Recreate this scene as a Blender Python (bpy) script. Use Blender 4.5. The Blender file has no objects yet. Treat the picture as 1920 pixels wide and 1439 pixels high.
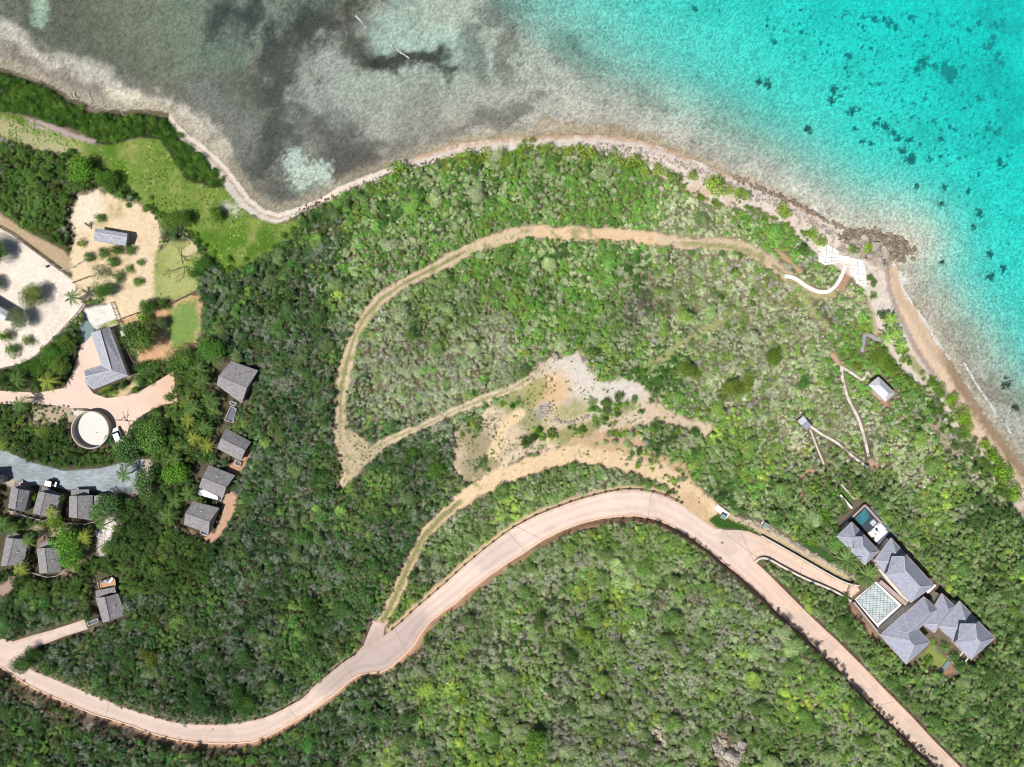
import bpy, bmesh, math, random
import numpy as np
from mathutils import Vector, Matrix, Euler
from mathutils.geometry import delaunay_2d_cdt
random.seed(7); RNG = np.random.default_rng(11)
SC = bpy.context.scene; COL = SC.collection
# ------------------------------------------------------------------ camera, sky, sun, exposure
H = 200.0; S = 0.15                       # camera height (m), metres per photo pixel at sea level
cam = bpy.data.cameras.new('camera'); camo = bpy.data.objects.new('camera', cam); COL.objects.link(camo)
camo.location = (0, 0, H); cam.sensor_width = 36; cam.angle = 2*math.atan(144/H); cam.clip_end = 6000; cam.clip_start = 1
SC.camera = camo
SUN_EL = math.radians(60); SUN_AZ = math.atan2(-0.50, -0.62)   # direction from which light comes (x,y)
wd = bpy.data.worlds.new("World"); SC.world = wd; wd.use_nodes = True
nt = wd.node_tree; bg = nt.nodes['Background']; sky = nt.nodes.new('ShaderNodeTexSky'); sky.sky_type = 'NISHITA'
sky.sun_disc = False; sky.sun_elevation = SUN_EL; sky.sun_rotation = math.pi/2 - math.atan2(math.sin(SUN_AZ), math.cos(SUN_AZ))
nt.links.new(sky.outputs[0], bg.inputs[0]); bg.inputs[1].default_value = 0.055
sl = bpy.data.lights.new('sun', 'SUN'); sl.energy = 4.9; sl.angle = math.radians(0.5); sl.color = (1, 0.955, 0.89)
so = bpy.data.objects.new('sun', sl); COL.objects.link(so)
sd_ = Vector((math.cos(SUN_EL)*math.cos(SUN_AZ), math.cos(SUN_EL)*math.sin(SUN_AZ), math.sin(SUN_EL)))
so.rotation_euler = sd_.to_track_quat('Z', 'Y').to_euler(); so.location = (-60, -60, 120)
vs = SC.view_settings; vs.view_transform = 'Standard'; vs.look = 'None'; vs.exposure = 0.15; vs.gamma = 1; vs.use_curve_mapping = False
SC.cycles.max_bounces = 6; SC.cycles.diffuse_bounces = 3; SC.cycles.glossy_bounces = 2; SC.cycles.transparent_max_bounces = 12
SC.render.filter_size = 1.05; SC.cycles.filter_width = 1.05
SC.cycles.caustics_reflective = False; SC.cycles.caustics_refractive = False
# ------------------------------------------------------------------ colour and noise helpers
def lin(c):
    return tuple(((v/255)/12.92 if v/255 <= 0.04045 else ((v/255+0.055)/1.055)**2.4) for v in c)
ALB = 0.72                                 # sunlit picture value -> real albedo
def alb(c, k=1.0): return tuple(min(0.9, v*ALB*k) for v in lin(c))
def smooth(e0, e1, x):
    t = np.clip((x-e0)/(e1-e0), 0, 1); return t*t*(3-2*t)
_tabs = {}
def vnoise(x, y, seed):
    if seed not in _tabs: _tabs[seed] = np.random.default_rng(1000+seed).random((256, 256))
    T = _tabs[seed]; xi = np.floor(x).astype(int); yi = np.floor(y).astype(int); fx = x-xi; fy = y-yi
    fx = fx*fx*(3-2*fx); fy = fy*fy*(3-2*fy)
    a = T[xi & 255, yi & 255]; b = T[(xi+1) & 255, yi & 255]; c = T[xi & 255, (yi+1) & 255]; d = T[(xi+1) & 255, (yi+1) & 255]
    return (a*(1-fx)+b*fx)*(1-fy)+(c*(1-fx)+d*fx)*fy
def fbm(x, y, scale, seed, oct=4, gain=0.5):
    x = np.asarray(x, float)/scale; y = np.asarray(y, float)/scale; s = 0; a = 1; t = 0
    for o in range(oct):
        s = s+a*(vnoise(x*2**o+17*o, y*2**o+31*o, seed+o)-0.5)*2; t += a; a *= gain
    return s/t
def poly_sd(PX, PY, pts, closed=True, margin=60):
    """signed distance in photo pixels (negative inside when closed); 1e3 beyond the margin"""
    PX = np.atleast_1d(PX); PY = np.atleast_1d(PY)
    p = np.array(pts, float); out = np.full(PX.shape, 1e3)
    sel = (PX > p[:, 0].min()-margin) & (PX < p[:, 0].max()+margin) & (PY > p[:, 1].min()-margin) & (PY < p[:, 1].max()+margin)
    x = PX[sel]; y = PY[sel]; d = np.full(x.shape, 1e12); ins = np.zeros(x.shape, bool)
    n = len(p)
    for i in range(n if closed else n-1):
        ax, ay = p[i]; bx, by = p[(i+1) % n]; ex, ey = bx-ax, by-ay; L = ex*ex+ey*ey+1e-9
        t = np.clip(((x-ax)*ex+(y-ay)*ey)/L, 0, 1)
        d = np.minimum(d, (x-ax-t*ex)**2+(y-ay-t*ey)**2)
        if closed:
            with np.errstate(divide='ignore', invalid='ignore'):
                ins ^= ((ay > y) != (by > y)) & (x < ex*(y-ay)/(ey if ey else 1e-9)+ax)
    d = np.sqrt(d)
    if closed: d = np.where(ins, -d, d)
    out[sel] = d
    return out
# ------------------------------------------------------------------ plan of the place, in photo pixels
SHORE = [(-6000, -300), (-400, 60), (-60, 112), (0, 128), (50, 141), (100, 162), (130, 180), (170, 198), (230, 208), (270, 205), (318, 212), (333, 232), (352, 252), (378, 268), (400, 286), (430, 318), (450, 345), (470, 372), (495, 392), (520, 400), (560, 388), (600, 372), (635, 350), (690, 328), (740, 310), (790, 291), (850, 272), (900, 264), (960, 259), (1020, 255), (1060, 253), (1110, 253), (1150, 256), (1200, 262), (1250, 278), (1290, 294), (1330, 310), (1370, 328), (1410, 342), (1450, 362), (1500, 384), (1540, 408), (1580, 428), (1610, 438), (1640, 440), (1665, 446), (1690, 455), (1704, 466), (1690, 482), (1680, 492), (1690, 520), (1698, 550), (1726, 588), (1742, 618), (1757, 643), (1784, 678), (1805, 715), (1832, 760), (1862, 800), (1892, 840), (1926, 885), (2000, 960), (2200, 1150), (3000, 1900), (7000, 5000)]
LAND = SHORE + [(7000, 9000), (-6000, 9000)]
ROAD_UP = [(55, 1251), (68, 1258), (95, 1268), (125, 1281), (160, 1295), (210, 1315), (245, 1329), (285, 1341), (322, 1352), (362, 1357), (420, 1358), (475, 1350), (500, 1344), (532, 1329), (570, 1294 + 14), (590, 1285), (615, 1265), (645, 1241), (665, 1228), (677, 1215), (687, 1189), (695, 1171), (695, 1163), (722, 1169), (719, 1193), (735, 1181), (750, 1169), (780, 1140), (797, 1126), (831, 1097), (862, 1069), (877, 1055), (894, 1042), (911, 1027), (929, 1014), (947, 1000), (967, 987), (986, 977), (1007, 966), (1027, 958), (1047, 951), (1068, 943), (1090, 936), (1132, 925), (1155, 921), (1177, 919), (1200, 920), (1222, 924), (1245, 930), (1277, 945), (1307, 967), (1322, 979), (1341, 991), (1360, 994), (1384, 994), (1405, 997), (1426, 1006), (1469, 1030), (1516, 1057), (1557, 1081), (1585, 1095), (1608, 1099), (1612, 1108), (1593, 1124), (1572, 1110), (1544, 1097), (1506, 1082), (1465, 1061), (1443, 1048), (1431, 1044), (1420, 1046), (1414, 1052), (1431, 1067), (1457, 1093), (1480, 1116), (1504, 1140), (1534, 1169), (1572, 1204), (1605, 1237), (1624, 1256), (1655, 1289), (1702, 1336), (1750, 1388), (1800, 1438), (1870, 1512)]
ROAD_LO = [(0, 1249), (25, 1266), (57, 1286), (100, 1306), (140, 1323), (175, 1338), (212, 1349), (250, 1361), (287, 1375), (325, 1385), (362, 1391), (425, 1394), (475, 1390), (512, 1374), (555, 1350), (592, 1326), (630, 1299), (655, 1276), (672, 1265), (692, 1261), (712, 1260), (732, 1251), (755, 1231), (775, 1211), (790, 1186), (805, 1166), (830, 1146), (855, 1129), (880, 1107), (917, 1078), (955, 1052), (980, 1037), (1017, 1012), (1055, 993), (1090, 980), (1127, 971), (1165, 967), (1190, 966), (1227, 972), (1252, 982), (1277, 995), (1300, 1010), (1324, 1027), (1349, 1048), (1382, 1074), (1412, 1102), (1431, 1119), (1454, 1144), (1477, 1164), (1522, 1204), (1545, 1228), (1580, 1262), (1615, 1300), (1655, 1340), (1695, 1378), (1727, 1410), (1758, 1439), (1830, 1512)]
ROAD = [(-60, 1190), (0, 1197), (25, 1203), (60, 1192), (100, 1181), (158, 1162), (165, 1180), (120, 1194), (72, 1213), (50, 1234)] + ROAD_UP + ROAD_LO[::-1] + [(-60, 1215)]
ROAD_S = [ROAD]
DRIVE = [(-60, 735), (0, 733), (70, 737), (120, 728), (135, 702), (150, 655), (158, 628), (172, 618), (182, 628), (192, 684), (160, 694), (160, 718), (175, 738), (200, 747), (240, 742), (270, 730), (300, 712), (325, 697), (333, 755), (318, 757), (285, 768), (262, 782), (242, 800), (236, 822), (225, 828), (213, 812), (206, 790), (192, 776), (165, 766), (130, 765), (100, 760), (60, 757), (0, 758), (-60, 760)]
ASPH = [(-60, 838), (10, 846), (60, 868), (120, 884), (190, 879), (230, 868), (268, 862), (262, 905), (252, 922), (215, 925), (180, 920), (130, 918), (90, 912), (40, 905), (0, 893), (-60, 880)]
PLAZA = [(-60, 395), (0, 428), (25, 442), (57, 466), (87, 488), (113, 508), (137, 528), (150, 560), (160, 573), (150, 586), (125, 612), (100, 637), (65, 672), (37, 684), (0, 692), (-60, 700)]
YARD = [(148, 368), (185, 357), (235, 378), (262, 385), (300, 412), (302, 450), (292, 490), (292, 560), (270, 582), (228, 603), (205, 592), (195, 560), (150, 562), (138, 528), (135, 505), (133, 480), (140, 440), (130, 412)]
YARD2 = [(222, 606), (265, 588), (370, 550), (378, 575), (370, 655), (330, 672), (290, 680), (262, 680), (245, 650)]
LAWN1 = [(296, 470), (320, 455), (360, 452), (376, 485), (374, 540), (345, 558), (292, 566), (290, 510)]
LAWN2 = [(318, 575), (368, 562), (372, 600), (366, 645), (325, 652), (308, 620)]
GRAVEL1 = [(160, 580), (206, 568), (228, 600), (215, 604), (180, 618), (162, 600)]
FIELD = [(-60, 200), (0, 208), (50, 222), (180, 275), (210, 268), (262, 258), (300, 262), (330, 300), (350, 335), (400, 348), (425, 360), (445, 385), (480, 412), (520, 420), (560, 412), (560, 432), (520, 470), (470, 495), (430, 510), (395, 490), (375, 455), (345, 425), (300, 405), (245, 362), (205, 345), (185, 325), (120, 290), (60, 280), (0, 258), (-60, 250)]
HEDGE_A = [(-60, 125), (0, 137), (50, 148), (100, 170), (130, 190), (175, 212), (235, 216), (270, 211), (318, 224), (330, 245), (352, 262), (375, 282), (395, 300), (420, 332), (424, 350), (395, 352), (350, 338), (325, 300), (300, 262), (262, 258), (210, 272), (180, 268), (150, 245), (110, 238), (60, 218), (0, 210), (-60, 205)]
MUD = [(46, 220), (90, 230), (130, 247), (180, 264), (172, 270), (140, 263), (110, 252), (62, 240)]
BEACH_IN = [(318, 226), (345, 270), (385, 305), (412, 338), (432, 362), (452, 388), (490, 412), (525, 418), (562, 402), (620, 376), (660, 356), (720, 332), (770, 318), (830, 300), (880, 292), (940, 285), (980, 282), (1040, 278), (1090, 286), (1140, 292), (1190, 308), (1230, 325), (1270, 350), (1300, 372), (1340, 388), (1380, 388), (1430, 408), (1470, 428), (1510, 455), (1535, 482), (1560, 500), (1600, 520), (1622, 545), (1636, 580), (1648, 615), (1672, 655), (1712, 695), (1742, 722), (1752, 760), (1768, 790), (1790, 835), (1828, 868), (1856, 900), (1890, 950), (1960, 1010), (2300, 1300)]
BEACH = [p for p in SHORE if 316 <= p[0] <= 2300] + BEACH_IN[::-1]
COVE = [(1655, 470), (1690, 482), (1680, 492), (1690, 520), (1698, 550), (1726, 588), (1742, 618), (1757, 643), (1784, 678), (1805, 715), (1832, 760), (1862, 800), (1892, 840), (1926, 885), (1990, 950), (1960, 960), (1880, 875), (1830, 830), (1800, 780), (1770, 725), (1745, 690), (1725, 660), (1705, 620), (1690, 590), (1672, 545), (1662, 510)]
T1 = [(1480, 522), (1440, 490), (1400, 466), (1340, 458), (1270, 456), (1230, 448), (1160, 441), (1090, 438), (1040, 437), (985, 434), (940, 448), (880, 468), (820, 500), (760, 530), (715, 560), (680, 600), (662, 640), (650, 680), (640, 730), (637, 790), (640, 840), (655, 880), (645, 905)]
T1W = [(1480, 520), (1440, 488), (1400, 466), (1340, 458), (1270, 455), (1230, 450), (1160, 442), (1090, 440), (1000, 436)]
T2 = [(650, 890), (690, 846), (740, 820), (800, 797), (850, 772), (900, 752), (960, 730), (1000, 706)]
T3 = [(1330, 955), (1300, 925), (1250, 895), (1200, 876), (1150, 862), (1100, 852), (1050, 855), (1000, 872), (950, 890), (905, 912), (862, 942), (822, 975), (792, 1010), (766, 1060), (745, 1110), (728, 1145), (716, 1166)]
T5 = [(1205, 695), (1250, 668), (1290, 640), (1340, 610), (1385, 588)]
T6 = [(1480, 520), (1500, 552), (1518, 580), (1548, 612)]
CLEAR = [(972, 722), (1005, 682), (1045, 674), (1085, 660), (1100, 685), (1122, 716), (1170, 712), (1205, 726), (1232, 752), (1270, 780), (1290, 798), (1275, 800), (1245, 790), (1195, 800), (1155, 822), (1100, 832), (1050, 838), (990, 850), (945, 880), (900, 900), (872, 905), (850, 880), (855, 810), (898, 776), (955, 748)]
SLOPE = [(1080, 815), (1190, 800), (1215, 845), (1290, 872), (1320, 945), (1335, 965), (1285, 930), (1240, 890), (1150, 862), (1045, 850)]
GRASS_V = [(1744, 1211), (1777, 1237), (1763, 1257), (1735, 1250), (1720, 1238)]
STRIP_V = [(1576, 911), (1600, 938), (1590, 946), (1571, 921)]
POND_LAWN = [(1340, 966), (1372, 975), (1405, 985), (1424, 1000), (1420, 1007), (1404, 995), (1384, 992), (1360, 992), (1342, 989), (1328, 976)]
ROCKY = [(1565, 470), (1585, 452), (1610, 436), (1640, 438), (1668, 444), (1692, 458), (1704, 468), (1690, 484), (1672, 490), (1662, 512), (1640, 500), (1620, 486), (1590, 480)]
# ------------------------------------------------------------------ terrain
def spaced(lo, hi, far, step):
    a = list(np.arange(lo, hi+1e-6, step)); s = step; l = [lo]; h = [hi]
    while h[-1] < far: s *= 1.35; h.append(h[-1]+s); l.append(l[-1]-s)
    return np.array(l[:0:-1]+a+h[1:])
XS = spaced(-152, 152, 900, 0.45); YS = spaced(-118, 118, 900, 0.45)
GX, GY = np.meshgrid(XS, YS, indexing='ij')
U = (960+GX/S).ravel(); V = (719.5-GY/S).ravel()
sdS = poly_sd(U, V, LAND, margin=1e9)                       # <0 on land
dl = np.clip(-sdS, 0, None); ds = np.clip(sdS, 0, None)
Lf = smooth(0, 150, dl)
hz = 0.02+0.9*smooth(0, 28, dl)+Lf*(8*np.exp(-((U-1080)/380)**2-((V-790)/260)**2)+10*np.exp(-((U-1150)/520)**2-((V-1500)/300)**2)
     + 5*np.exp(-((U-1720)/240)**2-((V-1050)/190)**2)+2.2*smooth(380, 700, U)+1.0)
hz += 0.35*Lf*fbm(U, V, 90, 3, 2)
tt = (U-955)*0.655-(V)*0.756                                 # distance seaward of the reef-flat line
depth = 0.08+0.12*smooth(0, 90, ds)+0.15*smooth(430, 700, U)*smooth(60, 160, ds)+np.clip(tt+40+30*fbm(U, V, 160, 40, 3), 0, 900)*0.0118*smooth(0, 190, ds)
Z = np.where(sdS < 0, hz, -depth)
k0 = (H-np.maximum(Z, 0))/H
PX = 960+GX.ravel()/(S*k0); PY = 719.5-GY.ravel()/(S*k0)
sdr = poly_sd(PX, PY, ROAD, margin=140)
sdlo = poly_sd(PX, PY, ROAD_LO[20:], closed=False, margin=140)
south = (poly_sd(PX, PY, ROAD_LO[20:]+[(1900, 1700), (700, 1700)], margin=200) < 0)
bank = np.where(south & (PX > 780), (1.0+1.2*smooth(950, 1120, PX))*smooth(3, 9, sdlo+2*fbm(PX, PY, 25, 9, 3))*(1-0.5*smooth(30, 130, sdlo)), 0)
bank += np.where((PX < 700) & (PY > 1240) & (sdr > 0) & (poly_sd(PX, PY, ROAD_LO[:26]+[(700, 1700), (-100, 1700)], margin=300) < 0), 1.2*smooth(4, 20, sdr), 0)
Z = Z+np.where(sdS < -20, bank, 0)
Z += np.where(sdS < 0, 0.9*np.clip(-poly_sd(PX, PY, ROCKY)/8, 0, 1)*(0.6+0.8*fbm(PX, PY, 14, 77, 3)), 0)
VPAD = [(1590, 975), (1622, 940), (1680, 998), (1768, 1090), (1880, 1200), (1825, 1255), (1790, 1250), (1700, 1258), (1640, 1195), (1592, 1128), (1610, 1090), (1560, 1006)]
vp = smooth(14, 2, poly_sd(PX, PY, VPAD)); Z = Z*(1-vp)+7.4*vp
Z2 = Z.reshape(GX.shape)
def hgt(x, y):
    i = np.interp(x, XS, np.arange(len(XS))); j = np.interp(y, YS, np.arange(len(YS)))
    i0 = np.minimum(np.floor(i).astype(int), len(XS)-2); j0 = np.minimum(np.floor(j).astype(int), len(YS)-2); a = i-i0; b = j-j0
    return (Z2[i0, j0]*(1-a)+Z2[i0+1, j0]*a)*(1-b)+(Z2[i0, j0+1]*(1-a)+Z2[i0+1, j0+1]*a)*b
def P(px, py, z):                                            # the point at height z seen at that place of the photo
    k = S*(H-z)/H; return Vector(((px-960)*k, (719.5-py)*k, z))
def G(px, py, h=0.0):                                        # the point h above the ground
    z = 0.0
    for _ in range(5):
        p = P(px, py, z); z = float(hgt(p.x, p.y))+h
    return P(px, py, z)
k0 = (H-np.maximum(Z, 0))/H
PX = 960+GX.ravel()/(S*k0); PY = 719.5-GY.ravel()/(S*k0)
# ------------------------------------------------------------------ ground colours by material, and what grows where
n_f = fbm(PX, PY, 7, 50, 3, 0.7); n_m = fbm(PX, PY, 30, 60, 4, 0.6); n_l = fbm(PX, PY, 120, 70, 4)
n_x = RNG.random(PX.shape)*2-1
C = np.zeros((PX.size, 3)); VEG = np.ones(PX.size); CLS = np.zeros(PX.size, np.int8)
def lay(m, c, k=1.0):
    global C
    c = np.array(alb(c, k)); C = C*(1-m[:, None])+c*m[:, None]
def edge(sd, soft=2.0, amp=3.0): return smooth(-soft, soft, -(sd+amp*n_f+0.5*amp*n_m))
C[:] = alb((112, 104, 84)); lay(smooth(-.1, .5, n_m), (150, 138, 122)); lay(smooth(.1, .6, n_f)*0.6, (84, 92, 58)); lay(.55*smooth(900, 1250, PX)*smooth(950, 700, PY), (150, 144, 116))
land = sdS < 0
lay(smooth(.2, .7, fbm(PX, PY, 60, 85, 3)+.9*smooth(760, 500, PX)*smooth(380, 480, PY))*.8, (84, 78, 62))
def region(pts, col, soft=2, amp=3, cls=None, veg=0.0, vmargin=3, col2=None, m2=None):
    sd = poly_sd(PX, PY, pts); m = edge(sd, soft, amp); lay(m, col)
    if col2 is not None: lay(m*m2, col2)
    if cls is not None: CLS[(m > 0.5)] = cls
    if veg is not None:
        global VEG; VEG = np.minimum(VEG, np.where(sd < vmargin, veg, 1))
    return m
def track(pts, w, col, soft=2, amp=5, cls=2, veg=0.0, ruts=None):
    global VEG
    d = poly_sd(PX, PY, pts, closed=False); m = smooth(-soft, soft, -(d-w/2+amp*n_f+amp*1.2*n_m))
    lay(m, col)
    if ruts: lay(m*smooth(w*.22, w*.05, d+n_m*2.5)*0.85, ruts)
    if cls is not None: CLS[m > 0.5] = cls
    VEG = np.minimum(VEG, np.where(d+5*n_m < w/2-.5, veg, 1)); return d
region(FIELD, (120, 144, 68), 6, 12, 3, 0.0, 0, (150, 158, 88), smooth(-.1, .5, n_m))
fm = edge(poly_sd(PX, PY, FIELD), 2, 4)
lay(fm*smooth(.25, .6, n_f)*0.7, (172, 170, 120)); lay(fm*smooth(.05, .5, fbm(PX, PY, 45, 91, 3)), (92, 128, 44))
lay(fm*smooth(35, 5, poly_sd(PX, PY, [(0, 240), (60, 262), (130, 285)], False)+12*n_f)*0.7, (196, 184, 150))
lay(fm*smooth(18, 2, poly_sd(PX, PY, [(425, 388), (440, 395)], False)+7*n_f)*0.8, (205, 205, 185))
region(HEDGE_A, (58, 66, 40), 2, 3, None, 0.0)
region(MUD, (182, 163, 160), 2, 3, 5); region([(120, 470), (140, 500), (150, 520), (118, 505), (60, 462), (0, 424), (-60, 380), (-60, 360), (0, 402), (60, 440)], (190, 168, 138), 2, 2, 5)
region(PLAZA, (243, 231, 218), 1, 0.8, 5, 0, 3, (233, 219, 205), smooth(-.1, .5, n_m))
region(YARD, (233, 212, 178), 4, 8, 5, 0, 2, (214, 186, 148), smooth(0, .6, n_m))
ym = edge(poly_sd(PX, PY, YARD), 2, 3); lay(ym*smooth(40, 15, poly_sd(PX, PY, [(165, 375), (160, 400)], False)+15*n_f)*.8, (240, 228, 208))
lay(ym*smooth(.1, .5, n_m)*smooth(30, 10, poly_sd(PX, PY, [(235, 385), (190, 400), (160, 410)], False))*0.6, (170, 172, 110))
region(YARD2, (218, 176, 138), 4, 8, 5, 0, 2, (196, 150, 112), smooth(0, .5, n_m))
region(LAWN1, (172, 178, 114), 9, 12, 3, 0, 2, (150, 164, 92), smooth(-.1, .4, n_m)); region(LAWN2, (128, 156, 84), 8, 9, 3, 0, 2, (160, 168, 100), smooth(.0, .5, n_m))
lay(smooth(12, 2, poly_sd(PX, PY, [(350, 475), (365, 460)], False)+6*n_f)*.8, (228, 205, 170))
region(GRAVEL1, (238, 236, 228), 3, 5, 5, 0, 3, (222, 216, 196), smooth(0, .4, n_m)); region([(182, 612), (218, 598), (221, 607), (205, 613)], (140, 158, 80), 2, 2, 3)
region([(200, 605), (240, 608), (262, 660), (258, 690), (240, 710), (205, 640)], (190, 184, 150), 2, 2, 5)
region([(240, 725), (262, 700), (262, 728), (225, 748), (205, 738)], (214, 192, 150), 2, 3, 5, 0, 0)
region([(130, 760), (160, 772), (140, 790), (95, 800), (60, 800), (60, 765)], (186, 168, 146), 2, 4, 5, 0.25)
region([(205, 640), (240, 705), (258, 698), (258, 660)], (96, 92, 76), 2, 1, None)  # side shadow of the long hall painted into the ground colour
region(ASPH, (158, 172, 178), 2, 1, 4 if False else 5)
region([(258, 862), (285, 862), (280, 925), (250, 930), (235, 925), (225, 880)], (184, 172, 162), 3, 3, 5)
region([(-20, 868), (20, 880), (60, 908), (50, 925), (0, 905)], (190, 174, 158), 3, 3, 5)
region([(195, 975), (215, 962), (226, 980), (205, 1015), (195, 1045), (180, 1045), (178, 1010)], (206, 194, 186), 2, 5, 5, 0, 0)
region([(430, 912), (445, 930), (440, 960), (415, 1005), (395, 1020), (380, 1008), (350, 995), (402, 1000), (415, 970), (420, 930)], (200, 164, 140), 2, 3, 5, 0, 0)
region([(425, 880), (455, 850), (470, 835), (472, 850), (450, 888), (430, 905)], (192, 152, 124), 2, 2, 5, 0, 0)
region([(8, 1095), (28, 1078), (30, 1100), (0, 1125), (-20, 1100)], (176, 150, 138), 2, 3, 5, 0, 0)
region([(128, 990), (160, 1005), (175, 1040), (140, 1078), (118, 1080), (60, 1015)], (150, 128, 112), 2, 4, None, 0.15, 0)
region([(20, 1000), (60, 985), (120, 985), (160, 990), (175, 1000), (160, 1010), (110, 1008), (50, 1010)], (168, 152, 134), 2, 5, None, 0.3, 0)
# centre clearing
region(CLEAR, (222, 202, 176), 4, 14, 2, 0.0, 0, (204, 186, 166), smooth(-.1, .5, n_m))
cm = edge(poly_sd(PX, PY, CLEAR), 3, 8)
lay(cm*smooth(.1, .45, n_f)*.7, (166, 156, 128)); lay(cm*smooth(.15, .5, fbm(PX, PY, 22, 140, 4, .7))*.75, (146, 148, 100)); lay(cm*smooth(.2, .6, fbm(PX, PY, 16, 150, 4, .7))*.6, (196, 172, 140)); lay(cm*smooth(70, 20, poly_sd(PX, PY, [(1075, 690), (1110, 722), (1170, 735)], False)+25*n_m)*0.85, (226, 219, 210))
lay(cm*smooth(45, 12, poly_sd(PX, PY, [(1020, 745), (1045, 725)], False)+20*n_m)*.7, (228, 188, 140))
lay(cm*smooth(20, 8, poly_sd(PX, PY, [(1010, 775), (1020, 768)], False)+6*n_f)*.9, (190, 184, 182))
lay(cm*smooth(55, 20, poly_sd(PX, PY, [(870, 820), (880, 860)], False)+10*n_f)*.7, (188, 170, 146)); lay(cm*smooth(30, 10, poly_sd(PX, PY, [(1180, 770), (1120, 805), (1060, 822)], False)+5*n_f)*smooth(28, 18, poly_sd(PX, PY, [(1180, 770), (1120, 805), (1060, 822)], False))*.8, (140, 146, 84))
track([(1215, 770), (1170, 785), (1120, 815)], 20, (214, 196, 174), 4, 6); track([(1200, 760), (1260, 785), (1325, 805)], 18, (220, 200, 172), 6, 9)
region(SLOPE, (206, 176, 142), 3, 8, 2, 0.12, 0, (176, 156, 124), smooth(0, .5, n_f))
track(T5, 18, (168, 172, 118), 6, 8, 2, 0.12); track(T6, 12, (172, 176, 116), 5, 6, 2, 0.1)
track(T1, 21, (214, 192, 164), 3, 5, 2, 0, (140, 142, 92)); d = track(T1[1:12], 23, (218, 196, 166), 6, 7, 2, 0)
lay(.9*smooth(17, 6, poly_sd(PX, PY, [(1010, 438), (1090, 440), (1160, 443), (1225, 449)], False)+5*n_f+4*n_m), (234, 202, 164)); lay(smooth(.1, .5, fbm(PX, PY, 14, 160, 3))*smooth(16, 10, poly_sd(PX, PY, T1, False))*.75, (150, 150, 100))
lay(smooth(7, 2, poly_sd(PX, PY, [(1280, 457), (1340, 460), (1400, 470), (1430, 485)], False)+4*n_f)*.6, (146, 150, 88))
lay(smooth(26, 12, poly_sd(PX, PY, [(645, 800), (655, 860)], False)+12*n_f)*.6, (176, 160, 132))
lay(cm*smooth(.0, .3, fbm(PX, PY, 34, 170, 4, .7))*smooth(900, 960, PX+PY*.0)*.0, (150, 150, 100)); lay(smooth(34, 14, poly_sd(PX, PY, [(945, 745), (1000, 735)], False)+14*n_m)*.7, (150, 158, 92)); lay(smooth(26, 8, poly_sd(PX, PY, [(1060, 775), (1085, 765)], False)+12*n_m)*.6, (158, 162, 100)); lay(smooth(40, 18, poly_sd(PX, PY, [(885, 810), (905, 850), (900, 880)], False)+22*n_m)*.7, (146, 138, 104)); lay(smooth(30, 10, poly_sd(PX, PY, [(965, 760), (1000, 800)], False)+16*n_m)*.7, (134, 142, 88)); lay(smooth(14, 7, poly_sd(PX, PY, [(925, 850), (945, 800), (975, 775)], False)+5*n_m), (228, 204, 166))
track(T2, 15, (220, 202, 174), 3, 5, 2, 0, (168, 156, 120))
region([(640, 800), (700, 835), (745, 815), (700, 860), (655, 905), (640, 880)], (196, 178, 152), 3, 6, 2, 0, 0, (150, 148, 104), smooth(0, .4, n_f))
track(T3, 19, (222, 194, 160), 3, 5, 2, 0); track(T3[:11], 32, (228, 202, 166), 3, 7, 2, 0)
lay(smooth(8, 2, poly_sd(PX, PY, T3[10:], False)+3*n_f)*.8, (126, 132, 84))
lay(smooth(.3, .55, n_f)*smooth(22, 12, poly_sd(PX, PY, T3[:10], False))*.7, (150, 150, 92))
# road verges and the bare bank
ve = poly_sd(PX, PY, ROAD_UP[25:53], False); lay(smooth(14, 5, ve+4*n_m), (206, 180, 146)); VEG = np.minimum(VEG, np.where(ve < 8, 0, 1))
region([(1240, 928), (1300, 925), (1330, 960), (1335, 988), (1300, 965)], (214, 184, 146), 3, 5, 2)
bm_ = .8*smooth(16, 7, sdlo+5*n_m)*(PX > 760)*south*(sdlo > 2)*smooth(2050, 1700, PX+0*PY); lay(bm_, (176, 146, 118)); lay(bm_*smooth(0, .5, n_f)*.6, (190, 150, 116)); VEG = np.minimum(VEG, np.where(south & (sdlo < 8+4*n_m) & (PX > 760), 0, 1))
lob = poly_sd(PX, PY, ROAD_LO[:31], False); lay(smooth(12, 4, lob+5*n_m), (196, 156, 128)); lay(smooth(60, 30, poly_sd(PX, PY, [(80, 1320), (150, 1345), (240, 1372), (330, 1400)], False)+14*n_f)*smooth(-.2, .4, n_m)*.8, (152, 132, 116))
VEG = np.minimum(VEG, np.where(sdr < 5, 0, 1)); VEG = np.where(poly_sd(PX, PY, [(20, 1290), (120, 1335), (240, 1380), (380, 1408), (470, 1404)], False) < 12, VEG*.25, VEG)
upb = poly_sd(PX, PY, ROAD_UP[:19], False); lay(smooth(12, 5, upb+5*n_m)*.8, (150, 142, 118))
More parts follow.
